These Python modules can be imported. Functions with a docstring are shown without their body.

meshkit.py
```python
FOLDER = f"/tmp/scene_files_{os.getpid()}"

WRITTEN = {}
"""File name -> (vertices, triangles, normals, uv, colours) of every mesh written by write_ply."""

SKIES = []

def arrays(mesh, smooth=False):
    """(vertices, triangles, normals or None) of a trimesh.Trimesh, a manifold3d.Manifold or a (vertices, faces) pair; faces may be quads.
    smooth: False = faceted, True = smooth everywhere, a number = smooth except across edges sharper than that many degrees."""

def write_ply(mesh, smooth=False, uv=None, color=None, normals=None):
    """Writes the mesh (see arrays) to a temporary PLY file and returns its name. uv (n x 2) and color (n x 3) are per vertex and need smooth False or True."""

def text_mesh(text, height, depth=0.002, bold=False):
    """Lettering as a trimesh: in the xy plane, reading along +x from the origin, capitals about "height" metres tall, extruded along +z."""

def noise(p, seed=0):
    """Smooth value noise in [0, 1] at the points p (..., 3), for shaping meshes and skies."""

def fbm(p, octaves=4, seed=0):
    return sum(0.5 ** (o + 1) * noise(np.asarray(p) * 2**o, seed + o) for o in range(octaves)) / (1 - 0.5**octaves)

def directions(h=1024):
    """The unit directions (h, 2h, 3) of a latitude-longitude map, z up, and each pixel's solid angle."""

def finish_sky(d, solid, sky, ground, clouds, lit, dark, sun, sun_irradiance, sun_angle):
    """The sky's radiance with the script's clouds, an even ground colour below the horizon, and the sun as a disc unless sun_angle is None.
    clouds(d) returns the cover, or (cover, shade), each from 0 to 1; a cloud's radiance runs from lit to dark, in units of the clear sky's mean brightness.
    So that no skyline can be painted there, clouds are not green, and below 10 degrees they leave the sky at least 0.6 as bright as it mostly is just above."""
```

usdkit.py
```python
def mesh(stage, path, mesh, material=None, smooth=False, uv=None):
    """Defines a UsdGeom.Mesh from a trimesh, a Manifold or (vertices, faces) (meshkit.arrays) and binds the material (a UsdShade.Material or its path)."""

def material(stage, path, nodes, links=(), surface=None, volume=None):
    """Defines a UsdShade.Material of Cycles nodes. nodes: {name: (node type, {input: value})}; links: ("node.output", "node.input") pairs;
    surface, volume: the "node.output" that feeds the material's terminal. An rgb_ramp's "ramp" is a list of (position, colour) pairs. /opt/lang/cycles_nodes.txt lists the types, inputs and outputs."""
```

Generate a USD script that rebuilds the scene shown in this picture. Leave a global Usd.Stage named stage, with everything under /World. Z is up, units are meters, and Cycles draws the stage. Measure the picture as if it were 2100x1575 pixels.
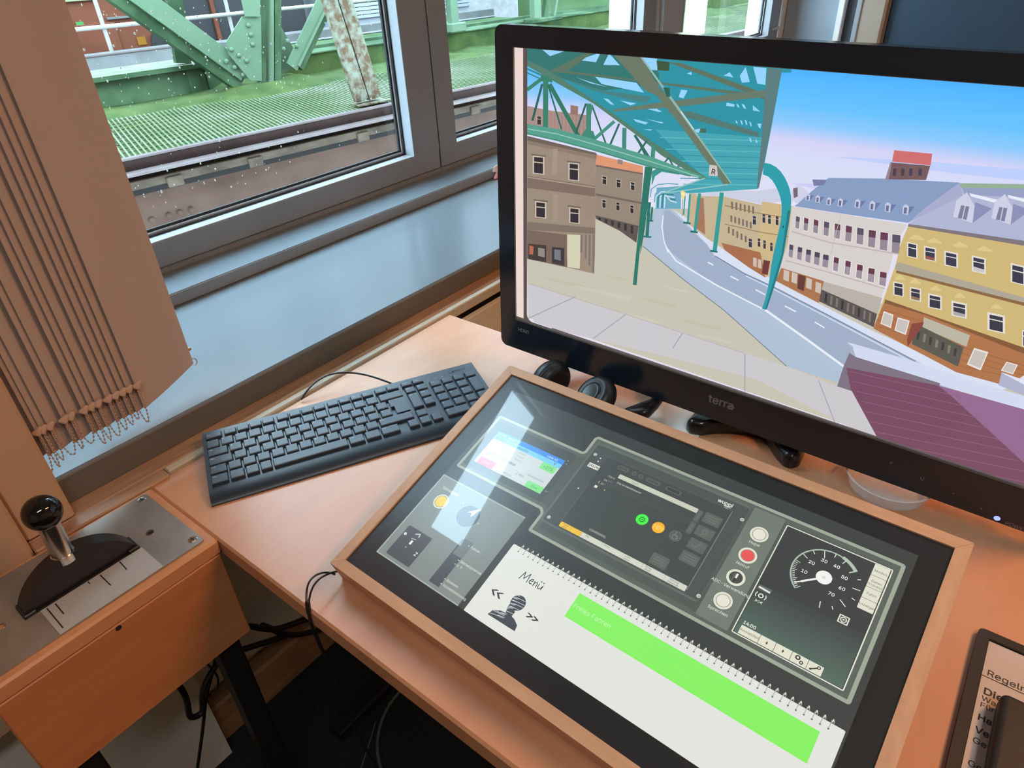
import math, numpy as np, trimesh, manifold3d, usdkit, meshkit
from pxr import Usd, UsdGeom, UsdLux, UsdShade, Gf, Sdf, Vt
from shapely.geometry import Polygon, Point, LineString, box as sbox
from shapely import affinity
from shapely.ops import unary_union

stage = Usd.Stage.CreateInMemory()
UsdGeom.SetStageUpAxis(stage, 'Z'); UsdGeom.SetStageMetersPerUnit(stage, 1.0)
UsdGeom.Xform.Define(stage, '/World'); UsdGeom.Scope.Define(stage, '/World/Looks')
rng = np.random.default_rng(7)

# ------------------------------------------------------------------ camera, sky, lamps, exposure
cam = UsdGeom.Camera.Define(stage, '/World/camera')
RC = np.array([[0.613127, -0.788747, -0.044198], [-0.453661, -0.305744, -0.837086], [0.646736, 0.533291, -0.545283]])   # rows: camera right, down, forward in the room
cam.AddTransformOp().Set(Gf.Matrix4d(*[float(q) for row in [list(RC[0])+[0], list(-RC[1])+[0], list(-RC[2])+[0], [0, 0, 1.37, 1]] for q in row]))
cam.CreateHorizontalApertureAttr(36.0); cam.CreateVerticalApertureAttr(27.0)
cam.CreateFocalLengthAttr(23.6632); cam.CreateClippingRangeAttr(Gf.Vec2f(0.02, 500))
cam.CreateExposureAttr(0.0)

dome = UsdLux.DomeLight.Define(stage, '/World/overcast_sky')
dome.CreateIntensityAttr(4.2); dome.CreateColorAttr(Gf.Vec3f(0.66, 0.88, 1.10))

def rect_light(name, pos, w, h, inten, col, rx=0, ry=0):
    l = UsdLux.RectLight.Define(stage, '/World/' + name)
    l.CreateWidthAttr(w); l.CreateHeightAttr(h); l.CreateIntensityAttr(inten); l.CreateColorAttr(Gf.Vec3f(*col))
    l.AddTranslateOp().Set(Gf.Vec3d(*pos)); l.AddRotateXYZOp().Set(Gf.Vec3f(rx, ry, 0))
    return l
rect_light('ceiling_lamp_light', (1.7, -1.3, 2.93), 1.2, 0.3, 52.0, (1.0, 0.45, 0.17))
rect_light('ceiling_lamp_light_001', (-0.6, -0.9, 2.93), 1.2, 0.3, 20, (1.0, 0.98, 0.97))

# ------------------------------------------------------------------ helpers
used = {}
def fresh(parent, name):
    k = used.setdefault(parent, {}); n = k.get(name, 0); k[name] = n + 1
    return parent + '/' + (name if n == 0 else '%s_%03d' % (name, n))
MAT = {}; INV = {}; WINV = {}
def data(prim, **kw):
    for k, v in kw.items():
        if v is not None: prim.SetCustomDataByKey(k, v)
def thing(name, label, cat, M=None, loc=(0, 0, 0), group=None, kind=None):
    """An Xform under /World; its parts follow. M: 4x4 (column vectors) for parts in local coordinates, else loc only and parts in room coordinates."""
    p = fresh('/World', name); x = UsdGeom.Xform.Define(stage, p)
    A = np.eye(4)
    if M is not None: A = np.array(M, float)
    else: A[:3, 3] = loc
    x.AddTransformOp().Set(Gf.Matrix4d(*[float(q) for q in A.T.ravel()]))
    WINV[p] = np.linalg.inv(A); INV[p] = np.eye(4) if M is not None else WINV[p]
    data(x.GetPrim(), label=label, category=cat, group=group, kind=kind)
    return p
def to_tm(m):
    if isinstance(m, (list,)): return trimesh.util.concatenate([to_tm(q) for q in m])
    if hasattr(m, 'to_mesh'):
        g = m.to_mesh(); return trimesh.Trimesh(np.array(g.vert_properties[:, :3]), np.array(g.tri_verts), process=False)
    return m
def part(parent, name, mesh, mat, smooth=False, label=None, kind=None, room=False):
    p = fresh(parent, name); t = to_tm(mesh).copy()
    root = '/'.join(parent.split('/')[:3])
    t.apply_transform((WINV if room else INV).get(root, np.eye(4)))
    prim = usdkit.mesh(stage, p, t, MAT[mat], smooth).GetPrim()
    data(prim, label=label, kind=kind)
    return p
def single(name, mesh, mat, label=None, cat=None, group=None, kind=None, smooth=False):
    p = fresh('/World', name); prim = usdkit.mesh(stage, p, to_tm(mesh), MAT[mat], smooth).GetPrim()
    data(prim, label=label, category=cat, group=group, kind=kind)
    return p
def cb(x0, x1, y0, y1, z0, z1, b=0.0015):
    """box with chamfered edges"""
    lo = np.array([x0, y0, z0], float); hi = np.array([x1, y1, z1], float)
    b = min(b, (hi - lo).min() * .45)
    if b <= 0:
        m = trimesh.creation.box(hi - lo); m.apply_translation((lo + hi) / 2); return m
    pts = []
    for i in range(3):
        for sx in (0, 1):
            for sy in (0, 1):
                for sz in (0, 1):
                    q = np.where([sx, sy, sz], hi, lo).astype(float); c = np.where([sx, sy, sz], -b, b)
                    for k in range(3):
                        if k != i: q[k] += c[k]
                    pts.append(q)
    return trimesh.Trimesh(pts, process=False).convex_hull
def ext(poly, z0, z1):
    ps = getattr(poly, 'geoms', [poly]); out = []
    for g in ps:
        m = trimesh.creation.extrude_polygon(g, z1 - z0, engine='earcut'); m.apply_translation([0, 0, z0]); out.append(m)
    return trimesh.util.concatenate(out)
def axes_to(m, ex, ey, ez, o=(0, 0, 0)):
    A = np.eye(4); A[:3, 0] = ex; A[:3, 1] = ey; A[:3, 2] = ez; A[:3, 3] = o
    m = m.copy(); m.apply_transform(A)
    if np.linalg.det(A[:3, :3]) < 0: m.invert()
    return m
def prism_y(pts, y0, y1):
    """outline in (x, z), extruded along y"""
    return axes_to(ext(Polygon(pts), 0, y1 - y0), (1, 0, 0), (0, 0, 1), (0, 1, 0), (0, y0, 0))
def prism_x(pts, x0, x1):
    """outline in (y, z), extruded along x"""
    return axes_to(ext(Polygon(pts), 0, x1 - x0), (0, 1, 0), (0, 0, 1), (1, 0, 0), (x0, 0, 0))
def cyl(a, b, r, n=16, r2=None):
    a = np.array(a, float); b = np.array(b, float); d = b - a; L = np.linalg.norm(d); r2 = r if r2 is None else r2
    prof = np.array([[0, 0], [r, 0], [r2, L], [0, L]]); m = trimesh.creation.revolve(prof, sections=n)
    m.apply_transform(trimesh.geometry.align_vectors([0, 0, 1], d / L)); m.apply_translation(a); return m
def lathe(prof, o=(0, 0, 0), n=40):
    m = trimesh.creation.revolve(np.array(prof, float), sections=n); m.apply_translation(o); return m
def spline(pts, n=60):
    from scipy.interpolate import CubicSpline
    p = np.array(pts, float); t = np.r_[0, np.cumsum(np.linalg.norm(np.diff(p, axis=0), axis=1))]
    return CubicSpline(t, p)(np.linspace(0, t[-1], n))
def tube(pts, r, sides=8, n=60, smooth=True):
    p = spline(pts, n) if smooth else np.array(pts, float)
    t = np.gradient(p, axis=0); t /= np.linalg.norm(t, axis=1, keepdims=True) + 1e-12
    ref = np.array([.31, .17, .93]); V = []
    a = np.cross(t, ref); a /= np.linalg.norm(a, axis=1, keepdims=True) + 1e-12; bb = np.cross(t, a)
    ang = np.arange(sides) * 2 * np.pi / sides
    V = (p[:, None] + r * (np.cos(ang)[None, :, None] * a[:, None] + np.sin(ang)[None, :, None] * bb[:, None])).reshape(-1, 3)
    F = []
    for i in range(len(p) - 1):
        for j in range(sides):
            k = (j + 1) % sides; F += [[i * sides + j, i * sides + k, (i + 1) * sides + k], [i * sides + j, (i + 1) * sides + k, (i + 1) * sides + j]]
    e = (len(p) - 1) * sides
    for j in range(1, sides - 1): F += [[0, j + 1, j], [e, e + j, e + j + 1]]
    return trimesh.Trimesh(V, F, process=False)
def hull(pts_r, sz=1.0, seg=20):
    """hull of spheres [(x, y, z, r)], manifold"""
    return manifold3d.Manifold.batch_hull([manifold3d.Manifold.sphere(r, seg).scale([1, 1, sz]).translate([x, y, z]) for x, y, z, r in pts_r])
def rrect(x0, y0, x1, y1, r):
    return sbox(x0 + r, y0 + r, x1 - r, y1 - r).buffer(r, quad_segs=6)
def M4(o, u, v, n):
    A = np.eye(4); A[:3, 0] = u; A[:3, 1] = v; A[:3, 2] = n; A[:3, 3] = o; return A

# ------------------------------------------------------------------ materials
def lin(c):
    c = np.array(c, float) / 255; return np.where(c <= .04045, c / 12.92, ((c + .055) / 1.055) ** 2.4)
def mat(name, col, rough=.5, spec=.5, metal=0.0, **kw):
    MAT[name] = usdkit.material(stage, '/World/Looks/' + name, {'p': ('principled_bsdf', dict(base_color=tuple(col), roughness=rough, specular_ior_level=spec, metallic=metal, **kw))}, surface='p.BSDF')
def noisy(name, c1, c2, rough=.5, scale=8, stretch=(1, 1, 1), detail=4, spec=.5, metal=0.0, bump=0.0, lo=.35, hi=.65, rot=(0, 0, 0), rough2=None):
    nodes = {'g': ('geometry', {}), 'm': ('mapping', {'scale': stretch, 'rotation': rot}), 'n': ('noise_texture', {'scale': scale, 'detail': detail, 'roughness': .6}),
             'r': ('rgb_ramp', {'ramp': [(lo, tuple(c1)), (hi, tuple(c2))]}), 'p': ('principled_bsdf', {'roughness': rough, 'specular_ior_level': spec, 'metallic': metal})}
    links = [('g.position', 'm.vector'), ('m.vector', 'n.vector'), ('n.fac', 'r.fac'), ('r.color', 'p.base_color')]
    if bump:
        nodes['b'] = ('bump', {'strength': bump, 'distance': .002}); links += [('n.fac', 'b.height'), ('b.normal', 'p.normal')]
    MAT[name] = usdkit.material(stage, '/World/Looks/' + name, nodes, links, surface='p.BSDF')
noisy('beech_laminate', (.58, .285, .15), (.64, .325, .175), .36, 5, (1, 3, 3), spec=.55)
noisy('beech_frame', (.58, .36, .215), (.67, .43, .265), .42, 6, (14, 2, 14), spec=.4)
noisy('beech_frame_side', (.58, .36, .215), (.67, .43, .265), .42, 6, (2, 14, 14), spec=.4)
noisy('box_wood', (.46, .18, .068), (.52, .21, .082), .42, 7, (1.2, 6, 9), spec=.4)
noisy('box_edge', (.56, .26, .12), (.62, .30, .14), .4, 7, (1.2, 6, 9), spec=.4)
noisy('ledge_wood', (.33, .20, .115), (.45, .29, .18), .45, 9, (1.0, 22, 22), detail=6, spec=.4)
mat('ledge_strip', (.50, .46, .36), .5)
noisy('pillar_board', (.50, .33, .21), (.54, .36, .235), .6, 3, (1, 1, .4), spec=.25)
mat('wall_paint', (.62, .58, .50), .8, .2); mat('ceiling_paint', (.72, .70, .66), .85, .2)
noisy('low_wall', (.58, .55, .47), (.64, .61, .53), .8, 6, spec=.2)
noisy('carpet', (.012, .016, .016), (.022, .028, .028), .95, 220, spec=.1, bump=.4)
noisy('baseboard_wood', (.24, .125, .055), (.33, .18, .085), .5, 8, (1, 12, 12))
mat('sill_white', (.155, .20, .23), .20, .55); mat('sill_edge', (.125, .12, .105), .5); mat('sill_cap', (.75, .73, .68), .4)
noisy('frame_grey', (.205, .245, .275), (.225, .265, .295), .38, 5, (1, 1, .3), spec=.5)
mat('bead_grey', (.34, .37, .40), .32, .5); mat('gasket', (.012, .013, .014), .5); mat('spacer', (.40, .45, .49), .3, .5, .3)
mat('column_grey', (.32, .39, .44), .45); mat('strip_white', (.88, .85, .82), .5); mat('dark_recess', (.07, .065, .07), .6)
mat('column_beige', (.42, .34, .26), .6); mat('navy', (.022, .055, .095), .55); mat('hinge', (.7, .72, .74), .3, .5, .8)
MAT['pane'] = usdkit.material(stage, '/World/Looks/pane', {'f': ('fresnel', {'IOR': 1.45}), 'k': ('geometry', {}), 'i': ('math', {'math_type': 'subtract', 'value1': 1.0}), 'x': ('math', {'math_type': 'multiply'}), 't': ('transparent_bsdf', {'color': (.92, .95, .93)}), 'g': ('glossy_bsdf', {'roughness': 0.0, 'color': (1, 1, 1)}), 'm': ('mix_closure', {})},
    [('k.backfacing', 'i.value2'), ('i.value', 'x.value1'), ('f.fac', 'x.value2'), ('x.value', 'm.fac'), ('t.BSDF', 'm.closure1'), ('g.BSDF', 'm.closure2')], surface='m.closure')
mat('raindrop', (.95, .97, .97), .05, .5, 0, transmission_weight=.45, ior=1.33)
MAT['slat'] = usdkit.material(stage, '/World/Looks/slat', {'d': ('principled_bsdf', {'base_color': (.57, .45, .39), 'roughness': .8, 'specular_ior_level': .15}), 't': ('translucent_bsdf', {'color': (.46, .33, .26)}), 'm': ('mix_closure', {'fac': .22})},
    [('d.BSDF', 'm.closure1'), ('t.BSDF', 'm.closure2')], surface='m.closure')
mat('chain', (.42, .29, .21), .4); mat('clip', (.50, .34, .25), .4)
noisy('steel_plate', (.30, .28, .245), (.37, .35, .315), .5, 9, (3, 1, 1), metal=.55); mat('scale_plate', (.50, .51, .49), .5, .4, .2); mat('ink', (.03, .027, .024), .6)
mat('chrome', (.72, .70, .66), .18, .5, 1.0); mat('black_gloss', (.006, .006, .006), .06, .6); mat('black_satin', (.012, .012, .013), .32); mat('black_steel', (.010, .010, .011), .5, .3)
mat('hole_dark', (.02, .018, .016), .7)
mat('kb_black', (.020, .032, .047), .36, .5); mat('kb_key', (.030, .048, .070), .40, .55); mat('kb_print', (.62, .66, .70), .5); mat('kb_word', (.003, .004, .005), .2)
mat('monitor_gloss', (.012, .021, .032), .14, .55); mat('monitor_back', (.012, .012, .013), .4); mat('logo_grey', (.24, .26, .28), .4, .5, .5); mat('foot_black', (.010, .010, .011), .22, .6)
MAT['led_blue'] = usdkit.material(stage, '/World/Looks/led_blue', {'e': ('emission', {'color': (.10, .12, 1.0), 'strength': 5.0})}, surface='e.emission')
mat('leatherette', (.012, .012, .013), .42); mat('cable_black', (.010, .009, .009), .4); mat('cable_grey', (.10, .10, .10), .3)
mat('paper', (.56, .50, .45), .55); mat('paper_white', (.80, .78, .74), .6); mat('rim_dark', (.030, .026, .022), .35); mat('device', (.020, .019, .017), .5)
mat('clear_plastic', (1, 1, 1), .06, .5, 0, transmission_weight=.0, alpha=.30); mat('tag_pink', (.75, .35, .45), .6); mat('tag_white', (.8, .78, .78), .6)
# out of doors
noisy('paint_green', (.078, .125, .078), (.105, .158, .100), .5, 2.2, detail=5, lo=.3, hi=.7, spec=.10)
noisy('paint_mossy', (.020, .046, .020), (.062, .105, .055), .6, 3.0, detail=6, lo=.4, hi=.62, spec=.10)
noisy('moss', (0.018, 0.040, 0.009), (0.050, 0.075, 0.018), .9, 5, detail=8, bump=.7, spec=.2)
noisy('grating_green', (.060, .090, .035), (.15, .165, .115), .7, 1.6, detail=6, lo=.42, hi=.75, spec=.3); noisy('grating_bed', (.018, .034, .012), (.060, .082, .022), .9, 2.0, detail=5, spec=.2)
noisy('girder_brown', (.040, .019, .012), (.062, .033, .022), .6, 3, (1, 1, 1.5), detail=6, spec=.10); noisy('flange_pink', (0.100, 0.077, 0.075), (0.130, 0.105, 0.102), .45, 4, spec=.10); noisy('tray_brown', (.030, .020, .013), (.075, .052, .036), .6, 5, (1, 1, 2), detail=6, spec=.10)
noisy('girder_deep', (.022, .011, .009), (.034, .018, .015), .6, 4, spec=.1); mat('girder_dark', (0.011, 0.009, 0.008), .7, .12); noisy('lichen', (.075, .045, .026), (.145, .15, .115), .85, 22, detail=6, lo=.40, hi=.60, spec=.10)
noisy('kerb_grey', (0.100, 0.100, 0.098), (0.135, 0.135, 0.133), .7, 5, spec=.10); noisy('flange_pale', (.09, .115, .07), (.17, .18, .15), .6, 4, (1, 1, 1), detail=6, spec=.10)
noisy('wagon_red', (0.100, 0.030, 0.016), (0.130, 0.043, 0.025), .5, 1.5, spec=.10); mat('wagon_grey', (0.026, 0.026, 0.028), .5, .12); mat('rail_pale', (0.250, 0.235, 0.220), .5, .12); mat('band_yellow', (0.200, 0.230, 0.130), .5, .12)
mat('sticker_orange', (0.200, 0.085, 0.010), .6, .12); mat('sticker_green', (0.050, 0.170, 0.050), .6, .12); mat('clad_white', (0.250, 0.260, 0.290), .6, .12); mat('street', (0.030, 0.030, 0.030), .8, .12); noisy('far_green', (0.035, 0.070, 0.025), (0.060, 0.100, 0.045), .9, 1.2, (1, 1, 1), spec=.10); mat('teal', (0.025, 0.150, 0.145), .5, .12)
mat('touch_glass', (.012, .018, .023), .26, 1.0, coat_weight=1.0, coat_roughness=.02, coat_ior=1.5)
def screen_mat(name, rough, spec, base=(.004, .005, .006), **kw):
    MAT[name] = usdkit.material(stage, '/World/Looks/' + name, {'a': ('attribute', {'attribute': 'paint'}), 'p': ('principled_bsdf', {'base_color': base, 'roughness': rough, 'specular_ior_level': spec, 'emission_strength': 1.0, **kw})},
        [('a.color', 'p.emission_color')], surface='p.BSDF')
screen_mat('touch_screen', .26, 1.0, (.014, .018, .022), coat_weight=1.0, coat_roughness=.02, coat_ior=1.5); screen_mat('monitor_screen', .30, .4)

class Picture:
    """a flat picture of coloured areas, painted one over the other, as ONE mesh with a colour per vertex"""
    STEP = 2.5e-5
    def __init__(s): s.V = []; s.F = []; s.C = []; s.n = 0; s.boxes = []
    def level(s, bb):
        l = 0
        for b, k in s.boxes:
            if k > l - 1 and b[0] < bb[2] and b[2] > bb[0] and b[1] < bb[3] and b[3] > bb[1]: l = max(l, k + 1)
        s.boxes.append((bb, l)); return l
    def add(s, geom, col):
        for g in getattr(geom, 'geoms', [geom]):
            if g.is_empty or g.geom_type != 'Polygon' or g.area < 1e-4: continue
            v, f = trimesh.creation.triangulate_polygon(g, engine='earcut')
            s.raw(np.asarray(v), np.asarray(f), g.bounds, col)
    def raw(s, v, f, bb, col):
        z = s.level(bb) * s.STEP
        c = np.array([lin(col(p) if callable(col) else col) for p in v]) if callable(col) else np.tile(lin(col), (len(v), 1))
        a, b, d = v[f[:, 0]], v[f[:, 1]], v[f[:, 2]]
        flip = ((b - a)[:, 0] * (d - a)[:, 1] - (b - a)[:, 1] * (d - a)[:, 0]) < 0
        f = np.where(flip[:, None], f[:, ::-1], f)
        s.V.append(np.c_[v * 1e-3, np.full(len(v), z)]); s.F.append(f + s.n); s.C.append(c); s.n += len(v)
    def text(s, t, u, v, h, col, bold=False, rot=0, italic=0.0, center=False):
        m = meshkit.text_mesh(t, h, 1, bold); keep = m.face_normals[:, 2] > .9
        p = m.vertices[:, :2].copy(); f = m.faces[keep]
        if center: p[:, 0] -= p[:, 0].max() / 2
        p[:, 0] += italic * p[:, 1]
        c, sn = math.cos(rot), math.sin(rot); p = np.c_[p[:, 0] * c - p[:, 1] * sn + u, p[:, 0] * sn + p[:, 1] * c + v]
        ids = np.unique(f); mp = np.zeros(len(p), int); mp[ids] = np.arange(len(ids)); p = p[ids]
        s.raw(p, mp[f], (*p.min(0), *p.max(0)), col)
    def rect(s, x0, y0, x1, y1, col, r=0): s.add(rrect(x0, y0, x1, y1, r) if r else sbox(x0, y0, x1, y1), col)
    def circ(s, x, y, r, col): s.add(Point(x, y).buffer(r, quad_segs=10), col)
    def ring(s, x, y, r, w, col): s.add(Point(x, y).buffer(r + w / 2, quad_segs=12).difference(Point(x, y).buffer(r - w / 2, quad_segs=12)), col)
    def line(s, pts, w, col, cap=2, join=1): s.add(LineString(pts).buffer(w / 2, cap_style=cap, join_style=join, quad_segs=5), col)
    def poly(s, pts, col):
        g = Polygon(pts)
        s.add(g if g.is_valid else g.buffer(0), col)
    def build(s, parent, name, matname, o):
        p = fresh(parent, name); V = np.vstack(s.V) + np.array(o); F = np.vstack(s.F)
        m = usdkit.mesh(stage, p, (V, F), MAT[matname])
        pv = UsdGeom.PrimvarsAPI(m).CreatePrimvar('paint', Sdf.ValueTypeNames.Color3fArray, 'vertex'); pv.Set(Vt.Vec3fArray.FromNumpy(np.vstack(s.C).astype(np.float32)))
        return p

# ------------------------------------------------------------------ the room
def structure(name, mesh, m, label): return single(name, mesh, m, label, None, None, 'structure')
structure('floor', cb(-2.6, 4.4, -3.3, 1.1, -.05, 0, 0), 'carpet', 'dark charcoal carpet floor under the desk')
structure('ceiling', cb(-2.6, 4.4, -3.3, 1.62, 3.0, 3.05, 0), 'ceiling_paint', 'plain pale ceiling above the room')
holes = unary_union([sbox(.0, .80, 2.714, 2.0), sbox(2.941, .80, 4.22, 2.0), sbox(.25, 2.2, 1.12, 2.85), sbox(1.55, 2.2, 2.65, 2.85), sbox(3.0, 2.2, 4.1, 2.85)])
wallp = sbox(-2.6, .0, 4.4, 3.0).difference(holes)
structure('wall_front', [axes_to(ext(wallp, 0, .19), (1, 0, 0), (0, 0, 1), (0, 1, 0), (0, 1.43, 0)), cb(.20, 4.4, 1.04, 1.44, 0, .745, 0), cb(.0855, .200, .965, 1.43, 0, .724, 0), cb(-2.5, .0854, .965, 1.43, 0, .499, 0)], 'low_wall', 'window wall with a low grey-beige parapet under the sill')
structure('wall_left', cb(-2.65, -2.6, -3.3, 1.62, 0, 3, 0), 'wall_paint', 'plain painted wall at the left end of the room')
structure('wall_back', cb(-2.6, 4.4, -3.35, -3.3, 0, 3, 0), 'wall_paint', 'plain painted wall behind the operator')
structure('wall_right', cb(4.34, 4.4, -3.3, 1.62, 0, 3, 0), 'wall_paint', 'plain end wall beyond the monitor')
structure('baseboard_front', cb(.2, 4.3, .995, 1.038, 0, .11, .006), 'baseboard_wood', 'brown wooden skirting under the window wall')
structure('trim_1', [cb(.149, 4.33, .937, 1.33, .7665, .791, .003), cb(.149, 4.33, .95, 1.5, .7455, .7665, 0)], 'sill_white', 'glossy pale blue-white window sill')
structure('trim_2', cb(.149, 4.33, .9355, .9500, .7455, .7875, .001), 'sill_edge', 'dark grey front edge of the window sill')
structure('trim_3', [cb(.086, 4.33, .903, .9500, .725, .745, .002), cb(.086, .27, .8785, .9035, .725, .745, .002)], 'ledge_wood', 'light brown wooden ledge board below the sill edge')
structure('trim_4', cb(.272, 4.33, .888, .9025, .722, .7445, .002), 'ledge_strip', 'pale strip along the front of the wooden ledge')
structure('trim_5', [cb(.149, 4.33, 1.303, 1.5, .7915, .8187, .002), cb(.149, 2.71, 1.4186, 1.47, .8198, .8335, 0)], 'frame_grey', 'grey step between the sill and the window frames')
structure('trim_6', cb(.149, 4.33, 1.305, 1.415, .8188, .8195, 0), 'sill_white', 'pale top face of the step below the window frames')
structure('trim_7', [cb(-2.5, .085, .885, 1.42, .50, 3, .004)], 'pillar_board', 'brown-beige pillar left of the blind')
structure('trim_8', cb(.0855, .1475, .900, 1.42, .7465, 3, .004), 'pillar_board', 'narrow brown-beige casing board at the right edge of the pillar')
structure('trim_9', cb(.1478, .153, .938, 1.30, .791, .7945, .001), 'sill_cap', 'thin white end cap of the sill beside the pillar')
structure('trim_10', [cb(2.716, 2.939, 1.40, 1.60, .82, 2.2, .004), cb(2.735, 2.80, 1.385, 1.40, .82, 2.2, .003)], 'column_grey', 'grey column between the middle and the right window')
structure('trim_11', cb(4.30, 4.339, 1.150, 1.428, .82, 2.9, .003), 'column_grey', 'grey panel in the corner right of the windows')
structure('trim_12', cb(4.27, 4.339, 1.118, 1.148, .82, 2.9, .003), 'strip_white', 'narrow white post next to the grey corner panel')
structure('trim_13', cb(4.325, 4.339, 1.05, 1.116, .3, 2.9, 0), 'dark_recess', 'dark gap between the white post and the beige column')
structure('trim_14', [cb(4.24, 4.339, .905, 1.045, 0, 2.9, .012)], 'column_beige', 'beige column beside the dark board')
structure('trim_15', cb(4.23, 4.339, 1.022, 1.048, 0, 2.9, .004), 'bead_grey', 'pale grey edge strip of the beige column')
structure('trim_16', cb(.0, 4.3, 1.40, 1.43, 2.0, 2.2, .003), 'frame_grey', 'grey transom panel above the windows')

def ring(x0, x1, z0, z1, o, i, y0, y1):
    p = sbox(x0 - o, z0 - o, x1 + o, z1 + o).difference(sbox(x0 + i, z0 + i, x1 - i, z1 - i))
    return axes_to(ext(p, 0, y1 - y0), (1, 0, 0), (0, 0, 1), (0, 1, 0), (0, y0, 0))
def window(n, x0, x1, z0, z1, s0, s1, b0, b1, label):
    """opening x0..x1, z0..z1 ; sash outer s0..s1, b0..b1"""
    p = fresh('/World', 'window_%d' % n); x = UsdGeom.Xform.Define(stage, p); INV[p] = np.eye(4)
    data(x.GetPrim(), label=label, kind='structure')
    Y = 1.412
    part(p, 'sash_rail', cb(s0, s1, Y, Y + .06, b0, z0, .002), 'frame_grey'); part(p, 'sash_rail', cb(s0, s1, Y, Y + .06, z1, b1, .002), 'frame_grey')
    part(p, 'sash_stile', cb(s0, x0, Y + .0002, Y + .06, z0 - .001, z1 + .001, 0), 'frame_grey'); part(p, 'sash_stile', cb(x1, s1, Y + .0002, Y + .06, z0 - .001, z1 + .001, 0), 'frame_grey')
    part(p, 'outer_frame', axes_to(ext(sbox(s0, b0 - .015, s1, b1 + .015).difference(sbox(s0 + .004, b0 + .004, s1 - .004, b1 - .004)), 0, .064), (1, 0, 0), (0, 0, 1), (0, 1, 0), (0, Y + .006, 0)), 'gasket' if n > 3 else 'frame_grey')
    part(p, 'glazing_bead', ring(x0, x1, z0, z1, .003, .0008, Y + .001, Y + .034), 'bead_grey')
    g = part(p, 'gasket', ring(x0, x1, z0, z1, .003, .0055, Y + .034, Y + .037), 'gasket')
    part(p, 'spacer', ring(x0, x1, z0, z1, .003, .0095, Y + .038, Y + .042), 'spacer')
    part(p, 'gasket', ring(x0, x1, z0, z1, .003, .0150, Y + .043, Y + .049), 'gasket')
    pane = part(p, 'pane', cb(x0 + .005, x1 - .005, Y + .050, Y + .0505, z0 + .005, z1 - .005, 0), 'pane', label='clear window pane with raindrops on it' if n == 1 else None)
    return p, pane
w1, pane1 = window(1, .02, 1.338, .889, 1.95, -.03, 1.4385, .834, 2.0, 'left window with raindrops and grey metal sash')
window(2, 1.515, 2.625, .889, 1.95, 1.4435, 2.715, .834, 2.0, 'middle window behind the monitor corner')
window(3, 2.975, 4.02, .905, 1.95, 2.941, 4.16, .834, 2.0, 'right window seen above the monitor')
window(4, .30, 1.07, 2.25, 2.80, .26, 1.11, 2.21, 2.84, 'upper window light above the left window')
window(5, 1.60, 2.60, 2.25, 2.80, 1.56, 2.64, 2.21, 2.84, 'upper window light above the middle window')
window(6, 3.05, 4.05, 2.25, 2.80, 3.01, 4.09, 2.21, 2.84, 'upper window light above the right window')
drops = []
for k in range(460):
    x = .42 + .62 * rng.random() ** 1.5 if k < 360 else .45 + .85 * rng.random()
    z = .93 + .42 * rng.random() if k % 3 else 1.12 + .24 * rng.random()
    r = .0008 + .0012 * rng.random() ** 2
    m = trimesh.creation.icosphere(subdivisions=1, radius=r); m.apply_scale([1, .55, 1 + (1.6 * rng.random() if k % 4 == 0 else .3)]); m.apply_translation([x, 1.4632, z]); drops.append(m)
part(w1, 'raindrops', drops, 'raindrop', True, kind='stuff', label='small raindrops and streaks on the outside of the pane')
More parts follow.
